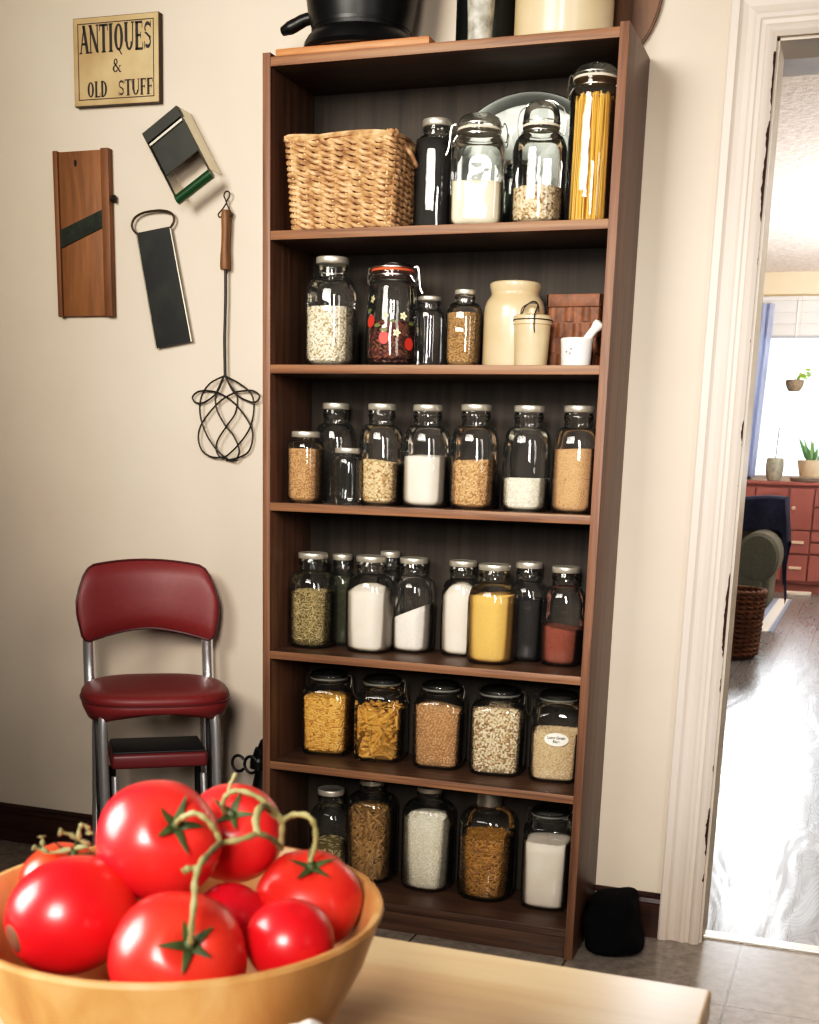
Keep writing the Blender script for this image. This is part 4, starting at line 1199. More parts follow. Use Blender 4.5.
# kitchen floor tile
m, nt, b = newmat('kitchen_tile')
br = nt.nodes.new('ShaderNodeTexBrick'); br.offset = 0.; br.squash = 1.
br.inputs['Scale'].default_value = 1.; br.inputs['Brick Width'].default_value = .395; br.inputs['Row Height'].default_value = .395; br.inputs['Mortar Size'].default_value = .0035; br.inputs['Mortar Smooth'].default_value = .1
nt.links.new(coords(nt, loc=(-1.222 + .395 * 4, .372 + .395 * 8, 0)), br.inputs['Vector'])
n1 = N(nt, 'ShaderNodeTexNoise', Scale=26., Detail=8., Roughness=.7); nt.links.new(coords(nt), n1.inputs['Vector'])
rc = ramp(nt, n1.outputs['Fac'], [(.35, hexc('7d7063')), (.65, hexc('a09588'))])
nt.links.new(rc, br.inputs['Color1']); nt.links.new(rc, br.inputs['Color2']); br.inputs['Mortar'].default_value = (*hexc('4b443c'), 1)
nt.links.new(br.outputs['Color'], b.inputs['Base Color']); b.inputs['Roughness'].default_value = .20; b.inputs['Specular IOR Level'].default_value = .8
bump(nt, b, n1.outputs['Fac'], .06, .002)
bm = bmesh.new(); box(bm, -3.2, 3.4, -4.4, .055, -.06, 0); structure('floor', bm, m)
# baseboards
def baseboard(name, x0, x1):
    bm = bmesh.new()
    prof = [(0, 0), (-.018, 0), (-.018, .085), (-.014, .089), (-.017, .094), (-.012, .104), (-.014, .110), (-.006, .117), (0, .117)]
    a = [bm.verts.new((x0, p[0], p[1])) for p in prof]; c = [bm.verts.new((x1, p[0], p[1])) for p in prof]
    n = len(prof)
    for i in range(n): bm.faces.new((a[i], c[i], c[(i + 1) % n], a[(i + 1) % n]))
    bm.faces.new(a); bm.faces.new(list(reversed(c)))
    structure(name, bm, M['baseboard'])
M['baseboard'] = wood('dark_baseboard_wood', hexc('24120c'), hexc('45251a'), (3, 40, 40), .4)
baseboard('baseboard_left', -3.1, -.001); baseboard('baseboard_right', W + .001, DX0 - .1045)

# door casing: moulded profile swept up the jamb and across the head with mitres
m, nt, b = newmat('worn_white_paint')
n1 = N(nt, 'ShaderNodeTexNoise', Scale=3., Detail=4.); nt.links.new(coords(nt, (1, 1, .4)), n1.inputs['Vector'])
base = ramp(nt, n1.outputs['Fac'], [(.3, hexc('cbbcae')), (.7, hexc('dccfc3'))])
tc = nt.nodes.new('ShaderNodeTexCoord'); sx = nt.nodes.new('ShaderNodeSeparateXYZ'); nt.links.new(tc.outputs['Object'], sx.inputs['Vector'])
n3 = N(nt, 'ShaderNodeTexNoise', Scale=1.0, Detail=5., Roughness=.7); nt.links.new(coords(nt, (6, 6, 4.2)), n3.inputs['Vector'])
# old paint has flaked off along the inner edge
ed = nt.nodes.new('ShaderNodeMapRange'); ed.inputs['From Min'].default_value = DX0 - .026; ed.inputs['From Max'].default_value = DX0 - .001; ed.inputs['To Min'].default_value = -.45; ed.inputs['To Max'].default_value = .10
nt.links.new(sx.outputs['X'], ed.inputs['Value'])
add = nt.nodes.new('ShaderNodeMath'); add.operation = 'ADD'; nt.links.new(ed.outputs['Result'], add.inputs[0]); nt.links.new(n3.outputs['Fac'], add.inputs[1])
gt = nt.nodes.new('ShaderNodeMath'); gt.operation = 'GREATER_THAN'; gt.inputs[1].default_value = .60; nt.links.new(add.outputs['Value'], gt.inputs[0])
lt = nt.nodes.new('ShaderNodeMath'); lt.operation = 'LESS_THAN'; lt.inputs[1].default_value = DZ - .03; nt.links.new(sx.outputs['Z'], lt.inputs[0])
mu = nt.nodes.new('ShaderNodeMath'); mu.operation = 'MULTIPLY'; nt.links.new(gt.outputs['Value'], mu.inputs[0]); nt.links.new(lt.outputs['Value'], mu.inputs[1])
mx = nt.nodes.new('ShaderNodeMix'); mx.data_type = 'RGBA'
nt.links.new(mu.outputs['Value'], mx.inputs['Factor']); nt.links.new(base, mx.inputs['A']); mx.inputs['B'].default_value = (*hexc('3a1a16'), 1)
nt.links.new(mx.outputs['Result'], b.inputs['Base Color']); b.inputs['Roughness'].default_value = .45
M['casing'] = m
CW = .104
prof = [(0, 0), (0, -.020), (.004, -.023), (.020, -.023), (.024, -.019), (.028, -.016), (.040, -.0135), (.052, -.017), (.058, -.020), (.066, -.020), (.070, -.017), (.078, -.016), (.082, -.021), (.088, -.024), (.094, -.022), (CW, -.016), (CW, 0)]
def casing():
    bm = bmesh.new()
    x0 = DX0 - CW; x1 = DX1 + CW
    rings = []
    for corner in range(4):
        ring = []
        for p, y in prof:
            if corner == 0: q = (x0 + p, y, 0)
            elif corner == 1: q = (x0 + p, y, DZ + CW - p)
            elif corner == 2: q = (x1 - p, y, DZ + CW - p)
            else: q = (x1 - p, y, 0)
            ring.append(bm.verts.new(q))
        rings.append(ring)
    for a, c in zip(rings, rings[1:]):
        for i in range(len(prof) - 1): bm.faces.new((a[i], a[i + 1], c[i + 1], c[i]))
    bm.faces.new(rings[0]); bm.faces.new(rings[-1])
    structure('trim_1', bm, M['casing'])
    bm = bmesh.new(); box(bm, DX0 - .001, DX0 + .006, -.004, .13, 0, DZ); box(bm, DX1 - .006, DX1 + .001, -.004, .13, 0, DZ); box(bm, DX0, DX1, -.004, .13, DZ - .006, DZ + .001)
    structure('trim_2', bm, plain('jamb_paint', hexc('d3c6b6'), .45))
    bm = bmesh.new(); box(bm, DX0, DX1, .045, .085, -.01, .006, .003); structure('trim_3', bm, plain('brass_threshold', hexc('b8b2a6'), .3, .8))
casing()

# ------------------------------------------------------------------ the room through the doorway
FY, FC = 10.4, 3.10
m, nt, b = newmat('grey_wood_floor')
v = coords(nt, (5.2, .85, 1))
n1 = N(nt, 'ShaderNodeTexNoise', Scale=1.6, Detail=2., Distortion=.8); nt.links.new(v, n1.inputs['Vector'])
ml = nt.nodes.new('ShaderNodeMath'); ml.operation = 'MULTIPLY'; ml.inputs[1].default_value = 26.; nt.links.new(n1.outputs['Fac'], ml.inputs[0])
fr_ = nt.nodes.new('ShaderNodeMath'); fr_.operation = 'FRACT'; nt.links.new(ml.outputs['Value'], fr_.inputs[0])
br = nt.nodes.new('ShaderNodeTexBrick'); br.offset = .37
br.inputs['Scale'].default_value = 1.; br.inputs['Brick Width'].default_value = 1.3; br.inputs['Row Height'].default_value = .19; br.inputs['Mortar Size'].default_value = .002
nt.links.new(coords(nt, rot=(0, 0, PI / 2)), br.inputs['Vector'])
rc = ramp(nt, fr_.outputs['Value'], [(0, hexc('74777b')), (.55, hexc('969a9f')), (.9, hexc('5f6266')), (1, hexc('6e7175'))])
nt.links.new(rc, br.inputs['Color1']); nt.links.new(rc, br.inputs['Color2']); br.inputs['Mortar'].default_value = (*hexc('4a423b'), 1)
nt.links.new(br.outputs['Color'], b.inputs['Base Color']); b.inputs['Roughness'].default_value = .25; b.inputs['Specular IOR Level'].default_value = .4
bump(nt, b, fr_.outputs['Value'], .10, .002)
bm = bmesh.new(); box(bm, -2.2, 4.0, .055, FY + .1, -.06, .001); structure('floor_living', bm, m)
m, nt, b = newmat('textured_ceiling')
n1 = N(nt, 'ShaderNodeTexNoise', Scale=22., Detail=6., Roughness=.65); nt.links.new(coords(nt), n1.inputs['Vector'])
nt.links.new(ramp(nt, n1.outputs['Fac'], [(.35, hexc('d3c3ba')), (.65, hexc('efe4dc'))]), b.inputs['Base Color']); b.inputs['Roughness'].default_value = .9
bump(nt, b, n1.outputs['Fac'], .8, .02)
bm = bmesh.new(); box(bm, -2.2, 4.0, .11, FY + .1, FC, FC + .1); structure('ceiling', bm, m)
bm = bmesh.new(); box(bm, -2.2, 4.0, .9, 1.2, 2.350, FC - .001); structure('trim_4', bm, plain('white_beam_paint', hexc('f2f1f0'), .5, noise=hexc('dfe3ea'), nscale=6))
WX0, WX1, WZ0, WZ1 = .205, 2.2, 1.10, 2.875
fw = wall_material('pale_yellow_wall', hexc('eee0c4'), hexc('e8d8ba'))
bm = bmesh.new(); box(bm, -2.2, WX0, FY, FY + .1, 0, FC); box(bm, WX1, 4.0, FY, FY + .1, 0, FC); box(bm, WX0, WX1, FY, FY + .1, WZ1, FC); box(bm, WX0, WX1, FY, FY + .1, 0, WZ0)
structure('wall_far', bm, fw)
bm = bmesh.new(); box(bm, -2.3, -2.2, .11, FY + .1, 0, FC); structure('wall_living_left', bm, fw)
bm = bmesh.new(); box(bm, 4.0, 4.1, .11, FY + .1, 0, FC); structure('wall_living_right', bm, fw)
bm = bmesh.new()
for x0, x1 in ((WX0, WX0 + .05), (WX1 - .05, WX1), (1.18, 1.23)): box(bm, x0, x1, FY + .02, FY + .07, WZ0, WZ1)
box(bm, WX0, WX1, FY + .02, FY + .07, WZ0, WZ0 + .05); box(bm, WX0, WX1, FY + .02, FY + .07, WZ1 - .05, WZ1); pass
wf = structure('window_1', bm, plain('white_window_paint', hexc('f3f0ea'), .5))
bm = bmesh.new(); box(bm, WX0, WX1, FY + .043, FY + .047, WZ0, WZ1); finish('window_pane', bm, glassmat('window_glass', (.98, .98, .98), (.8, .82, .82), haze=0.), wf, smooth=False)
bm = bmesh.new(); box(bm, -3, 5, 12.5, 12.55, -1, 5); structure('sky', bm, emis('bright_overcast_sky', (.88, .95, 1.0), 2.6))

def curtain_mat():
    m, nt, b = newmat('blue_curtain_cloth')
    b.inputs['Base Color'].default_value = (*hexc('dde5f8'), 1); b.inputs['Roughness'].default_value = .9  # blue paled in the colour to imitate haze from the bright window
    tl = nt.nodes.new('ShaderNodeBsdfTranslucent'); tl.inputs['Color'].default_value = (*hexc('d3ddf8'), 1)
    mx = nt.nodes.new('ShaderNodeMixShader'); mx.inputs['Fac'].default_value = .35
    nt.links.new(b.outputs['BSDF'], mx.inputs[1]); nt.links.new(tl.outputs['BSDF'], mx.inputs[2])
    nt.links.new(mx.outputs['Shader'], nt.nodes['Material Output'].inputs['Surface'])
    return m

def living_things():
    # roller shade
    t = thing('roller_blind', 'white pleated blind drawn up at top of far window', 'blind', (1.2, FY - .03, 2.86))
    mw = plain('white_shade_cloth', hexc('e9e9e8'), .8)
    bm = bmesh.new(); box(bm, -1.0, 1.0, -.02, .015, -.03, .01, .004); finish('head_rail', bm, mw, t)
    for k in range(3):
        bm = bmesh.new(); box(bm, -.99, .99, -.014 - .002 * k, .006, -.14 - .11 * k, -.032 - .11 * k, .003); finish('pleat', bm, mw, t)
    bm = bmesh.new(); box(bm, -.99, .99, -.02, .012, -.385, -.362, .004); finish('bottom_bar', bm, plain('grey_bar', hexc('b9bec6'), .5), t)
    bm = bmesh.new(); tube(bm, [(-.63, -.025, -.02), (-.63, -.025, -.45)], .006, 6); finish('pull_cord', bm, mw, t)
    # blue curtain
    bm = bmesh.new(); n = 24; a, c = [], []
    for i in range(n + 1):
        x = -.02 + .37 * i / n; y = FY - .075 + .022 * math.sin(i * 1.4)
        a.append(bm.verts.new((x * .92 - .02, y, 1.13))); c.append(bm.verts.new((x, y, 2.80)))
    for i in range(n): bm.faces.new((a[i], a[i + 1], c[i + 1], c[i]))
    bmesh.ops.solidify(bm, geom=bm.faces[:], thickness=.003)
    o = finish('curtain', bm, curtain_mat()); tag(o, 'narrow blue curtain at left side of far window', 'curtain')
    # red cabinet
    y0 = 10.0
    t = thing('red_cabinet', 'long low red painted cabinet under far window', 'cabinet', (0, y0, 0))
    red = plain('red_cabinet_paint', hexc('ab6f6a'), .45, noise=hexc('a06460'), nscale=3)  # red washed out in the colour to imitate window haze
    red2 = plain('red_cabinet_dark', hexc('9c635d'), .4)
    pull = plain('pale_pull', hexc('e0cfc0'), .4)
    bm = bmesh.new(); box(bm, .02, 2.4, .02, .37, .10, 1.06, .004); finish('carcass', bm, red2, t)
    bm = bmesh.new(); box(bm, 0, 2.42, -.02, .38, 1.06, 1.095, .006); finish('cabinet_top', bm, red, t)
    bm = bmesh.new(); box(bm, .06, 2.4, .06, .36, 0, .10); finish('plinth', bm, red2, t)
    def door(x0, x1, z0, z1, kx):
        bm = bmesh.new(); box(bm, x0 + .004, x1 - .004, 0.002, .02, z0 + .004, z1 - .004, .003)
        box(bm, x0, x0 + .05, -.006, .004, z0, z1); box(bm, x1 - .05, x1, -.006, .004, z0, z1); box(bm, x0 + .05, x1 - .05, -.006, .004, z1 - .05, z1); box(bm, x0 + .05, x1 - .05, -.006, .004, z0, z0 + .05)
        d = finish('door', bm, red, t, smooth=False)
        bm = bmesh.new(); lathe(bm, [(.008, 0), (.008, .012), (.02, .018), (.018, .030), (.006, .034)], 16, M=frame_M((kx, -.006, .84), (0, -1, 0))); finish('knob', bm, pull, d)
    def drawer(x0, x1, z0, z1):
        bm = bmesh.new(); box(bm, x0, x1, -.004, .02, z0, z1, .004); d = finish('drawer', bm, red, t, smooth=False)
        xm = (x0 + x1) / 2
        bm = bmesh.new(); box(bm, xm - .06, xm + .06, -.022, -.004, (z0 + z1) / 2 - .014, (z0 + z1) / 2 + .014, .005); finish('handle', bm, pull, d)
    door(.06, .34, .64, 1.03, .30); door(.36, .655, .64, 1.03, .40); door(.69, .905, .635, 1.03, .73)
    for z0, z1 in ((.40, .615), (.13, .38)): drawer(.06, .655, z0, z1); drawer(.69, .905, z0, z1)
    for k in range(2):
        for z0, z1 in ((.86, 1.03), (.635, .84), (.52, .61), (.40, .50), (.13, .38)): drawer(.925 + k * .5, 1.405 + k * .5, z0, z1)
    t = thing('floor_register', 'white floor register at the foot of red cabinet', 'vent', (.86, 9.90, .002))
    bm = bmesh.new(); box(bm, -.12, .12, -.10, .06, 0, .03, .006); finish('register_box', bm, plain('white_register', hexc('ece9e6'), .5), t)
    # pots on the cabinet
    zc = 1.0952
    t = thing('plant_pot', 'grey ribbed pot with thin stake on red cabinet', 'plant pot', (.50, 10.18, zc))
    gr = plain('grey_glass_pot', hexc('b4b8ad'), .35, noise=hexc('8f948a'), nscale=22)
    bm = bmesh.new(); lathe(bm, [(.055, 0), (.062, .004), (.082, .06), (.090, .14), (.085, .20), (.078, .225), (.070, .22), (.06, .05)], 32); finish('pot', bm, gr, t)
    bm = bmesh.new(); lathe(bm, [(.068, .19), (.03, .20)], 20); finish('soil', bm, plain('soil', hexc('3a2d22'), .9), t)
    bm = bmesh.new(); tube(bm, [(0, 0, .19), (.004, 0, .36), (.01, 0, .52)], .006, 6); finish('stake', bm, plain('grey_stick', hexc('7d7f74'), .8), t)
    t = thing('window_planter', 'beige planter with green leaves on tray by far window', 'planter', (.86, 10.16, zc + .045))
    bm = bmesh.new(); lathe(bm, [(.10, 0), (.115, .005), (.145, .13), (.15, .16), (.14, .165), (.12, .05)], 32); finish('pot', bm, plain('beige_pot', hexc('d9c6ae'), .6), t)
    bm = bmesh.new()
    for k in range(16):
        a = RNG.uniform(0, 2 * PI); L = RNG.uniform(.14, .30); d = Vector((math.cos(a) * .6, math.sin(a) * .5, 1)).normalized()
        base = Vector((.04 * math.cos(a), .04 * math.sin(a), .14)); s = d.orthogonal().normalized() * .022
        q = [base - s * .3, base + d * L * .5 - s, base + d * L, base + d * L * .5 + s, base + s * .3]
        bm.faces.new([bm.verts.new(p) for p in q])
    finish('leaves', bm, plain('planter_leaf', hexc('7fae7c'), .5), t)
    tr = bmesh.new(); lathe(tr, [(.14, 0), (.19, .004), (.21, .035), (.205, .037), (.18, .010)], 32)
    o = finish('planter_tray', tr, plain('grey_tray', hexc('9f9488'), .6)); o.location = (.86, 10.16, zc); tag(o, 'flat grey tray under the beige planter', 'tray')
    # hanging basket
    t = thing('hanging_planter', 'small wicker hanging planter with green sprig before window', 'planter', (.625, 10.02, 1.95))
    bm = bmesh.new(); lathe(bm, [(.045, 0), (.060, .01), (.085, .06), (.088, .105), (.080, .108), (.06, .03)], 24); finish('pot', bm, plain('grey_wicker_pot', hexc('9a8d7a'), .8, noise=hexc('6f6455'), nscale=60, bstr=.4), t)
    bm = bmesh.new(); tube(bm, [(0, 0, .1), (0, 0, .90)], .003, 5); finish('cord', bm, plain('pale_cord', hexc('cfcabd'), .8), t)
    bm = bmesh.new()
    for k in range(12):
        a = RNG.uniform(0, 2 * PI); c = Vector((.07 + RNG.normal(0, .03), RNG.normal(0, .03), .17 + RNG.normal(0, .035))); u = Vector(RNG.normal(0, 1, 3)).normalized(); w = u.orthogonal().normalized()
        bm.faces.new([bm.verts.new(c + u * .032 * math.cos(q) + w * .022 * math.sin(q)) for q in np.linspace(0, 2 * PI, 9)[:-1]])
    finish('leaves', bm, plain('bright_leaf', hexc('9ec45a'), .5), t)
    bm = bmesh.new(); tube(bm, spline([(.0, 0, .10), (.04, 0, .14), (.07, 0, .17)], 4), .003, 5); finish('stem', bm, plain('green_stem', hexc('7d9a4a'), .6), t)
    # dark grey armchair, seen from behind the jamb
    t = thing('armchair', 'grey upholstered armchair with rounded arm beyond doorway', 'armchair', (.30, 7.2, .0105))
    gy = plain('grey_upholstery', hexc('62655d'), .9, noise=hexc('565951'), nscale=50, bstr=.15)
    bm = bmesh.new(); box(bm, -.45, .42, -.38, .40, .12, .45, .04, seg=3); finish('seat_base', bm, gy, t)
    bm = bmesh.new(); box(bm, -.45, .45, .22, .42, .40, .93, .06, seg=4); finish('backrest', bm, gy, t)
    for x in (-.42, .40):
        bm = bmesh.new(); 
        box(bm, x - .07, x + .07, -.36, .36, .14, .52, .03, seg=3)
        lathe(bm, [(.02, -.40), (.15, -.395), (.175, -.37), (.175, .36), (.15, .385), (.02, .39)], 28, M=Matrix.Translation((x - .04, 0, .53)) @ Matrix.Diagonal((.95, 1, 1.1, 1)) @ Matrix.Rotation(PI / 2, 4, 'X'))
        finish('arm', bm, gy, t)
    for x in (-.40, .38):
        for y in (-.32, .34):
            bm = bmesh.new(); lathe(bm, [(.022, 0), (.03, .12)], 12, M=Matrix.Translation((x, y, 0))); finish('leg', bm, plain('dark_leg', hexc('1c1815'), .5), t)
    # navy throw over the back, hanging down past its right end
    bm = bmesh.new(); nx, ny = 34, 26; g = []
    for i in range(nx + 1):
        u = i / nx; row = []
        for j in range(ny + 1):
            w = j / ny
            s = w * 1.15
            if s < .45: y, zz = 7.672, .52 + s
            elif s < .70: a = (s - .45) / .25 * PI; y, zz = 7.53 + .142 * math.cos(a), .97 + .02 * math.sin(a)
            else: y, zz = 7.388 - .03 * (s - .7), .97 - (s - .70) * .55
            x = .10 + .665 * min(u / .72, 1)
            if u > .72:                       # the end folds down beside the chair back
                d = (u - .72) / .28
                x += .035 + .05 * d + .012 * math.sin(w * 17)
                zz -= d * (.42 + .06 * math.sin(w * 9)) - .02
                y = 7.53 + (y - 7.53) * (1 + .05 * d)
            y += .006 * math.sin(u * 26 + w * 3)
            zz += .010 * math.sin(u * 11 + 1)
            row.append(bm.verts.new((x, y, zz)))
        g.append(row)
    for i in range(nx):
        for j in range(ny): bm.faces.new((g[i][j], g[i + 1][j], g[i + 1][j + 1], g[i][j + 1]))
    bmesh.ops.solidify(bm, geom=bm.faces[:], thickness=.006)
    o = finish('throw_blanket', bm, plain('navy_throw', hexc('3a3f5c'), .95, noise=hexc('2e334d'), nscale=40, bstr=.2)); tag(o, 'navy blue throw draped over back of grey armchair', 'blanket')
    # round wicker basket on the floor
    t = thing('floor_basket', 'round brown wicker basket on floor just past doorway', 'basket', (.645, 5.22, .002))
    wk = plain('brown_wicker', hexc('7a4a2c'), .7, noise=hexc('4f2c19'), nscale=30, bstr=.3)
    bm = bmesh.new()
    rows = 13
    for j in range(rows):
        zz = .02 + .40 * (j + .5) / rows; R = .185 + .022 * (j / rows)
        for q in (0, 1):
            pts = []
            for i in range(108):
                a = 2 * PI * i / 108; ph = i * PI / 4.5 + q * PI + (j % 2) * PI
                rr = R + .008 * math.sin(ph)
                pts.append((rr * math.cos(a), rr * math.sin(a), zz + .007 * math.cos(ph)))
            tube(bm, pts, .0105, 5, True)
    finish('weave', bm, wk, t)
    bm = bmesh.new(); lathe(bm, [(.17, .0), (.178, .004), (.196, .40), (.186, .40), (.16, .012)], 40); finish('inner_wall', bm, plain('basket_inside', hexc('4a2a18'), .8), t)
    bm = bmesh.new()
    for q in (0, 1):
        tube(bm, [((.208 + .008 * math.cos(i * .55 + q * PI)) * math.cos(2 * PI * i / 160), (.208 + .008 * math.cos(i * .55 + q * PI)) * math.sin(2 * PI * i / 160), .428 + .008 * math.sin(i * .55 + q * PI)) for i in range(160)], .011, 6, True)
    finish('rim', bm, wk, t)
    # striped runner
    m, nt, b = newmat('striped_runner')
    sx = nt.nodes.new('ShaderNodeSeparateXYZ'); tc = nt.nodes.new('ShaderNodeTexCoord'); nt.links.new(tc.outputs['Object'], sx.inputs['Vector'])
    ml = nt.nodes.new('ShaderNodeMath'); ml.operation = 'MULTIPLY'; ml.inputs[1].default_value = 7.; nt.links.new(sx.outputs['X'], ml.inputs[0])
    fr2 = nt.nodes.new('ShaderNodeMath'); fr2.operation = 'FRACT'; nt.links.new(ml.outputs['Value'], fr2.inputs[0])
    nt.links.new(ramp(nt, fr2.outputs['Value'], [(.0, hexc('dfe3e6')), (.55, hexc('e9e7e2')), (.70, hexc('7f93b4')), (1, hexc('93a5c2'))]), b.inputs['Base Color']); b.inputs['Roughness'].default_value = .95
    bm = bmesh.new(); box(bm, .40, .835, 6.66, 9.3, .0015, .010, .003); o = finish('runner_rug', bm, m); tag(o, 'pale blue and white striped runner rug beside armchair', 'rug')
living_things()

# ------------------------------------------------------------------ table, bowl, tomatoes
def table():
    t = thing('kitchen_table', 'light wood kitchen table holding the bowl of tomatoes', 'table', (0, 0, 0))
    mt = wood('maple_table_top', hexc('dcb78a'), hexc('edcfa6'), (2.2, 26, 26), .38, .5, .05)
    bm = bmesh.new(); box(bm, -.25, 1.3256, -3.02, -2.062, .722, .750, .004, seg=3); finish('table_top', bm, mt, t)
    ma = wood('maple_apron', hexc('a2703f'), hexc('b98652'), (2.2, 26, 26), .45)
    bm = bmesh.new()
    box(bm, -.15, 1.23, -2.16, -2.14, .63, .722); box(bm, -.15, 1.23, -2.94, -2.92, .63, .722); box(bm, -.17, -.15, -2.94, -2.14, .63, .722); box(bm, 1.21, 1.23, -2.92, -2.16, .63, .722)
    finish('apron', bm, ma, t, smooth=False)
    for x in (-.15, 1.19):
        for y in (-2.92, -2.18):
            bm = bmesh.new(); box(bm, x - .03, x + .03, y - .03, y + .03, 0, .722, .004); finish('leg', bm, ma, t)
table()
BX, BY, BZ = .969, -2.343, .7505
def bowl():
    bm = bmesh.new()
    lathe(bm, [(.070, 0), (.088, .001), (.096, .006), (.118, .040), (.137, .080), (.1475, .112), (.1500, .1175), (.1490, .1205), (.1455, .1205), (.1420, .116), (.131, .080), (.110, .035), (.085, .012), (.02, .009)], 96)
    m, nt, b = newmat('turned_bowl_wood')
    v = coords(nt, (14, 14, 5))
    n1 = N(nt, 'ShaderNodeTexNoise', Scale=1.2, Detail=5., Distortion=.5); nt.links.new(v, n1.inputs['Vector'])
    nt.links.new(ramp(nt, n1.outputs['Fac'], [(.3, hexc('a8743e')), (.5, hexc('c49258')), (.7, hexc('d9ae7a'))]), b.inputs['Base Color'])
    b.inputs['Roughness'].default_value = .42
    o = finish('wooden_bowl', bm, m); o.location = (BX, BY, BZ); tag(o, 'round light wooden bowl full of red tomatoes on table', 'bowl')
bowl()

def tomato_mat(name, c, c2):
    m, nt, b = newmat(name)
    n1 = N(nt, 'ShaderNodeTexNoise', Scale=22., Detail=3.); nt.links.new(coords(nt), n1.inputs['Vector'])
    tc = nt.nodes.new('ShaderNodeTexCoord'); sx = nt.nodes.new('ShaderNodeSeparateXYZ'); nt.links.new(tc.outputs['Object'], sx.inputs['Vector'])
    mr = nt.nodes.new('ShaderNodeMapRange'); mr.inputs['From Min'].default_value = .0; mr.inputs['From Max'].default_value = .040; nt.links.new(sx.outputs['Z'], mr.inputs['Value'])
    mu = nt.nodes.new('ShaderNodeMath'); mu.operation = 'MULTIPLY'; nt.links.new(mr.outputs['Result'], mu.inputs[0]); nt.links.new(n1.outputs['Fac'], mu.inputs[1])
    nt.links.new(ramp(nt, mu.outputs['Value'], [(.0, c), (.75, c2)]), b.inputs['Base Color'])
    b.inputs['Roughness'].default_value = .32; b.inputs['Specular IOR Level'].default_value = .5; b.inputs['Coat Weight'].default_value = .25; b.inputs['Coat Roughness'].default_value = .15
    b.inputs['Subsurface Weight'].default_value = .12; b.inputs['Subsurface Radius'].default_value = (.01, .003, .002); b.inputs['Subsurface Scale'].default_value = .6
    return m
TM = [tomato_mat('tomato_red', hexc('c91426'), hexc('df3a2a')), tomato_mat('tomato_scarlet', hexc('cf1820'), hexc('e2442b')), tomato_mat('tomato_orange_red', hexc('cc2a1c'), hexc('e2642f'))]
STEM = plain('green_vine', hexc('6e6a3c'), .6, noise=hexc('9d9264'), nscale=60, bstr=.2)
CAL = plain('dark_green_calyx', hexc('2f3a1a'), .6, noise=hexc('4d5a2a'), nscale=60)

def tomato(label, c, r, axis, ribs=5, rib=.020, flat=.90, mat=0, calyx=True, seed=0, long=1.0, spin=0.):
    t = thing('tomato', label, 'tomato', c)
    Mx = frame_M((0, 0, 0), axis) @ Matrix.Rotation(spin, 4, 'Z')
    t.rotation_euler = Mx.to_euler()
    rg = np.random.default_rng(seed)
    ph = rg.uniform(0, 6.28); ph2 = rg.uniform(0, 6.28)
    bm = bmesh.new(); bmesh.ops.create_uvsphere(bm, u_segments=64, v_segments=40, radius=1)
    for v in bm.verts:
        p = v.co.normalized(); th = math.atan2(p.y, p.x); rho = math.hypot(p.x, p.y)
        lob = 1 + rib * math.cos(ribs * th + ph) * rho ** 1.5 * (.6 + .4 * p.z) + rib * .6 * math.cos(2 * th + ph2) * rho
        dim = .16 * math.exp(-(rho / .26) ** 2) if p.z > 0 else .05 * math.exp(-(rho / .22) ** 2)
        v.co = Vector((p.x * lob, p.y * lob, (p.z * flat * long - math.copysign(dim, p.z)))) * r
    finish('flesh', bm, TM[mat], t, sharp=180)
    if calyx:
        bm = bmesh.new()
        zt = (flat * long - .15) * r
        for k in range(5):
            a = 2 * PI * k / 5 + ph; L = r * rg.uniform(.34, .58); w = r * .085
            d = Vector((math.cos(a), math.sin(a), 0)); s = Vector((-math.sin(a), math.cos(a), 0))
            pts = []
            lift = rg.uniform(.10, .60)
            prev = None
            for i in range(6):
                u = i / 5
                zz = zt + r * (.03 + .16 * math.sin(min(1, u * 1.5) * PI / 2) * .75 - .10 * u * u + lift * max(0, u - .55) * .8)
                c0 = d * (L * u * .95 + r * .02) + Vector((0, 0, zz + r * .012)); ww = w * (1 - u) ** .7 * (1 if u > .05 else .8)
                cur = (bm.verts.new(c0 - s * ww), bm.verts.new(c0 + Vector((0, 0, r * .012))), bm.verts.new(c0 + s * ww))
                if prev:
                    bm.faces.new((prev[0], cur[0], cur[1], prev[1])); bm.faces.new((prev[1], cur[1], cur[2], prev[2]))
                prev = cur
        lathe(bm, [(r * .10, zt + r * .0), (r * .085, zt + r * .10), (r * .07, zt + r * .16)], 10)
        finish('calyx', bm, CAL, t, sharp=180)
    return t, Mx

TOM = 'tomatoes in the wooden bowl'
ts = {}
def T_(k, *a, **kw):
    o, mx = tomato(*a, **kw); o['group'] = TOM; ts[k] = (o, mx)
T_('A', 'large red tomato on top of the pile in the bowl', (.9605, -2.3492, .916), .0438, (.6656, -.5294, .526), ribs=5, rib=.018, flat=.95, mat=0, seed=1)
T_('B', 'red vine tomato behind the topmost one, nearest the bookcase', (.9763, -2.2661, .901), .0385, (.3053, -.6934, .6527), ribs=4, rib=.02, flat=.94, mat=0, seed=2)
T_('C', 'large egg shaped tomato at left with brown blossom scar', (.9225, -2.4010, .8725), .0415, (.46, .86, .16), ribs=4, rib=.03, flat=.98, long=1.12, mat=1, calyx=False, seed=3)
T_('D', 'orange red tomato at left back with curled dry stem', (.8660, -2.3300, .864), .0335, (.42, -.10, .90), ribs=5, rib=.02, flat=.90, mat=2, seed=4)
T_('E', 'red tomato at the front of bowl under hanging vine', (1.0200, -2.4262, .867), .0437, (.5733, -.6162, .54), ribs=5, rib=.02, flat=.93, mat=1, seed=5)
T_('F', 'red vine tomato at right rim with green star calyx upright', (1.0446, -2.2777, .861), .0404, (.2011, -.3317, .9217), ribs=6, rib=.03, flat=.86, mat=1, seed=6)
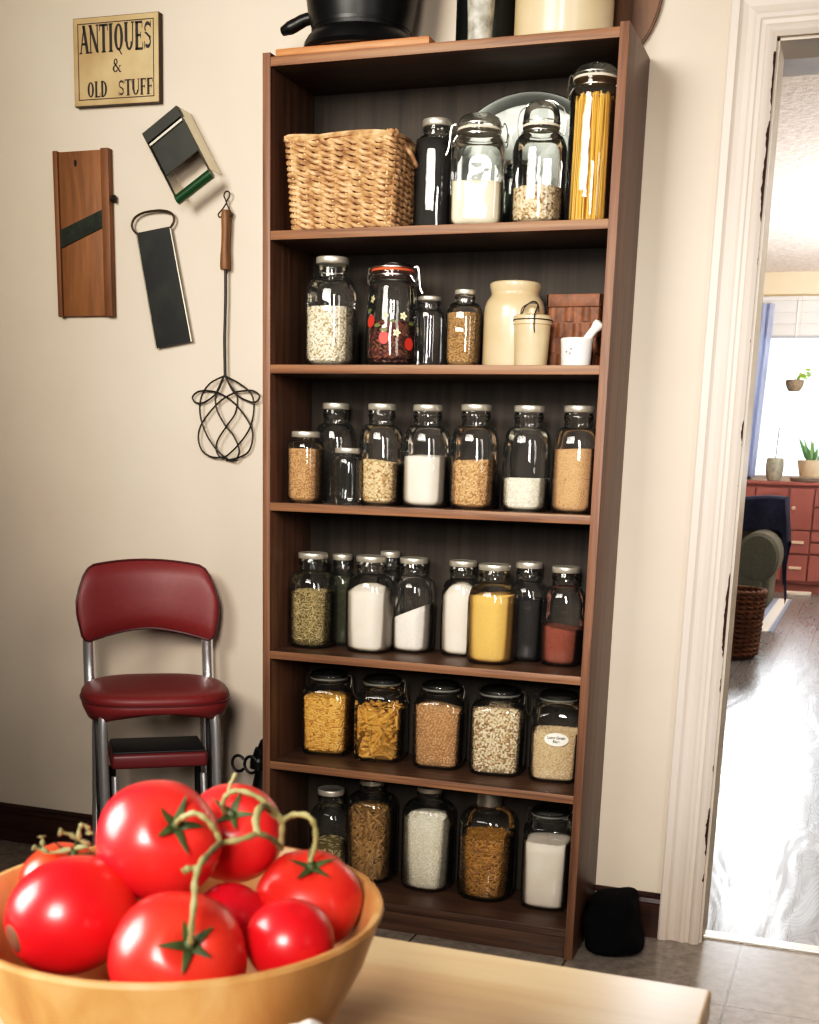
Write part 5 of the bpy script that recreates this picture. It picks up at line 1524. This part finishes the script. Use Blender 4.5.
T_('G', 'small smooth tomato without calyx at right front of bowl', (1.0738, -2.3727, .867), .0301, (-.3, .2, -.9), ribs=3, rib=.01, flat=.95, mat=1, calyx=False, seed=7)
T_('H', 'small dark red tomato wedged deep in middle of bowl', (.9990, -2.3180, .853), .0270, (0, .3, -.95), ribs=3, rib=.02, flat=.95, mat=0, calyx=False, seed=8)
# blossom scar on the egg shaped tomato
o, mx = ts['C']
bm = bmesh.new()
r = .0415; zl = -(1.12 * .98 - .05) * r - .0006
lathe(bm, [(r * .02, zl - .0006), (r * .14, zl - .0012), (r * .24, zl + .0004), (r * .30, zl + .0022)], 20, capb=True, capt=False)
finish('blossom_scar', bm, plain('brown_scar', hexc('7a2f1e'), .7, noise=hexc('5a4424'), nscale=80), o)
# the vine that joins four of the tomatoes
def vine():
    t = thing('tomato_vine', 'pale green branching vine stem lying across the tomatoes', 'vine', (1.02, -2.37, .93))
    def br(pts, r0, r1, name='branch'):
        bm = bmesh.new(); P = spline([Vector(p) - Vector((1.02, -2.37, .93)) for p in pts], 6)
        n = len(P); R = [(r0 + (r1 - r0) * i / (n - 1)) * .84 + .00035 * math.sin(i * 1.3) for i in range(n)]
        tube(bm, P, R, 10); finish(name, bm, STEM, t)
    br([(1.0452, -2.4540, .8915), (1.0488, -2.4594, .9034), (1.0478, -2.4537, .9186), (1.0460, -2.4490, .9309), (1.0464, -2.4424, .9393), (1.0350, -2.4060, .9360), (1.0230, -2.3740, .9290), (1.0317, -2.3605, .9296), (1.0379, -2.3473, .9302), (1.0394, -2.3274, .9206), (1.0386, -2.3139, .9105)], .0024, .0026, 'main_stem')
    br([(1.0450, -2.4442, .9363), (1.0407, -2.4484, .9365), (1.0383, -2.4507, .9350)], .0022, .0030)
    br([(.9885, -2.3715, .9390), (.9990, -2.3809, .9464), (1.0089, -2.3828, .9509), (1.0161, -2.3794, .9458), (1.0200, -2.3743, .9363), (1.0230, -2.3740, .9290)], .0026, .0024)
    br([(1.0374, -2.3477, .9296), (1.0342, -2.3443, .9387), (1.0323, -2.3347, .9448), (1.0180, -2.2950, .9334), (1.0259, -2.2875, .9226)], .0034, .0030)
    br([(.9846, -2.2958, .9253), (.9867, -2.3036, .9350), (.9912, -2.3045, .9424), (.9990, -2.3010, .9454), (1.0129, -2.2973, .9409), (1.0213, -2.2905, .9303), (1.0266, -2.2873, .9226), (1.0256, -2.2852, .9107), (1.0247, -2.2849, .9003)], .0022, .0028)
    br([(1.0266, -2.2873, .9226), (1.0343, -2.2845, .9270), (1.0515, -2.2964, .9315), (1.0564, -2.2945, .9235), (1.0563, -2.2938, .9096), (1.0524, -2.2928, .8965)], .0030, .0022)
    br([(.9862, -2.2976, .9360), (.9875, -2.2950, .9440), (.9881, -2.2933, .9482), (.9908, -2.2905, .9554)], .0014, .0016)
vine()
def dry_stem():
    t = thing('dry_tomato_stem', 'curled dry pale stem at left back rim of bowl', 'stem', (.89, -2.355, .90))
    mt = plain('dry_stem', hexc('8f8f66'), .7, noise=hexc('696b42'), nscale=60)
    for pts in ([(.8860, -2.3420, .8985), (.9060, -2.3538, .9067), (.9004, -2.3592, .9118), (.8948, -2.3623, .9159), (.8886, -2.3662, .9179)], [(.9004, -2.3592, .9118), (.9015, -2.3587, .9207), (.9045, -2.3572, .9225), (.9069, -2.3552, .9187), (.9071, -2.3547, .9159)], [(.8917, -2.3559, .9025), (.8774, -2.3617, .8996), (.8730, -2.3624, .9028), (.8714, -2.3617, .9078), (.8707, -2.3611, .9112)], [(.8749, -2.3623, .9007), (.8691, -2.3640, .9019), (.8654, -2.3650, .9031)]):
        bm = bmesh.new(); P = spline([Vector(p) - Vector((.89, -2.355, .90)) for p in pts], 6); tube(bm, P, [.0016 + .0006 * math.sin(i * .9) + (.0010 if i > len(P) - 4 else 0) for i in range(len(P))], 8); finish('twig', bm, mt, t)
dry_stem()
def towel():
    bm = bmesh.new(); n = 40; R = .062; g = []
    for j in range(14):
        f = j / 13; row = []
        for k in range(n):
            a = 2 * PI * k / n
            rr = R * f * (1 + .10 * math.sin(3 * a + 1) + .05 * math.sin(7 * a))
            zz = .104 * (1 - f ** 2.2) * (1 + .06 * math.sin(4 * a + f * 5) * f) + .0012
            row.append(bm.verts.new((1.128 + rr * math.cos(a), -2.462 + rr * math.sin(a), .7505 + zz)))
        g.append(row)
    for a, c in zip(g, g[1:]):
        for k in range(n): bm.faces.new((a[k], a[(k + 1) % n], c[(k + 1) % n], c[k]))
    bmesh.ops.remove_doubles(bm, verts=bm.verts, dist=1e-5)
    bm.faces.new(list(reversed(g[-1])))
    o = finish('kitchen_towel', bm, plain('white_towel', hexc('e9e3da'), .95, noise=hexc('ddd5ca'), nscale=90, bstr=.2)); tag(o, 'white crumpled towel on table in front of bowl', 'towel')
towel()

# ------------------------------------------------------------------ light
def area(name, loc, target, size, size_y, power, color, spread=None):
    l = bpy.data.lights.new(name, 'AREA'); l.shape = 'RECTANGLE'; l.size = size; l.size_y = size_y; l.energy = power; l.color = color
    if spread: l.spread = math.radians(spread)
    o = bpy.data.objects.new(name, l); COL.objects.link(o); o.location = loc
    o.rotation_euler = (Vector(target) - Vector(loc)).to_track_quat('-Z', 'Y').to_euler()
    return o
area('kitchen_window_light', (-.45, -3.4, 2.55), (.24, 0, 2.04), 1.4, 1.1, 18.5, (1.0, .94, .84), 60)
area('table_fill_light', (-.75, -2.9, 1.75), (.97, -2.34, .85), 1.2, 1.2, 15, (1.0, .95, .90), 60)  # unseen lamp added for bowl and table, outside the main light's cone
area('front_fill_light', (1.15, -3.35, 1.85), (.58, -.1, .92), .45, 1.1, 12, (1.0, .94, .88), 56)  # unseen frontal lamp added near the camera to light the lower rows
area('right_fill_light', (2.5, -2.5, 1.8), (.5, -.1, .9), .6, 1.2, 4, (1.0, .94, .88), 80)  # weak unseen lamp added to brighten the right faces of the jars
area('living_window_light', (.62, 10.2, 2.15), (1.3, -.4, .0), .45, 1.2, 11, (.93, .97, 1.0), 60)
area('ceiling_fill_light', (2.6, 7.2, 1.2), (2.2, 7.2, 3.1), .9, .9, 270, (1.0, .96, .92))  # unseen lamp added to brighten the far room's ceiling
area('beam_fill_light', (2.7, .55, 1.9), (1.15, .9, 2.5), .4, .4, 9, (1.0, .98, .96))  # unseen lamp added to whiten the beam beyond the doorway

w = bpy.data.worlds.new('world'); scene.world = w; w.use_nodes = True
bg = w.node_tree.nodes['Background']; bg.inputs['Color'].default_value = (1.0, .93, .84, 1); bg.inputs['Strength'].default_value = .05

# ------------------------------------------------------------------ camera
f, cx, cy, ctr = 1241.4893, 411.6, 760.1, Vector((1.4065, -3.0822, 1.1816))
yaw, pitch, roll = -.3389, -.2358, .0286
fwd = Vector((math.sin(yaw) * math.cos(pitch), math.cos(yaw) * math.cos(pitch), math.sin(pitch)))
right = Vector((math.cos(yaw), -math.sin(yaw), 0)); up = right.cross(fwd)
r2 = right * math.cos(roll) + up * math.sin(roll); u2 = -right * math.sin(roll) + up * math.cos(roll)
cd = bpy.data.cameras.new('camera'); cam = bpy.data.objects.new('camera', cd); COL.objects.link(cam)
mw = Matrix((r2, u2, -fwd)).transposed().to_4x4(); mw.translation = ctr
cam.matrix_world = mw
cd.sensor_fit = 'HORIZONTAL'; cd.sensor_width = 36.; cd.lens = f / 819 * 36
cd.shift_x = -(cx - 409.5) / 819; cd.shift_y = (cy - 512) / 819
cd.clip_start = .02
cd.dof.use_dof = True; cd.dof.focus_distance = 3.3; cd.dof.aperture_fstop = 17.
scene.camera = cam
scene.view_settings.view_transform = 'Standard'
scene.view_settings.look = 'None'
scene.view_settings.exposure = 0.
vs = scene.view_settings
vs.use_curve_mapping = True
cu = vs.curve_mapping.curves[3]
for p in ((.03, .021), (.18, .17), (.5, .55)): cu.points.new(*p)
vs.curve_mapping.update()
scene.cycles.max_bounces = 10
scene.cycles.transparent_max_bounces = 24
scene.cycles.caustics_reflective = False
scene.cycles.caustics_refractive = False
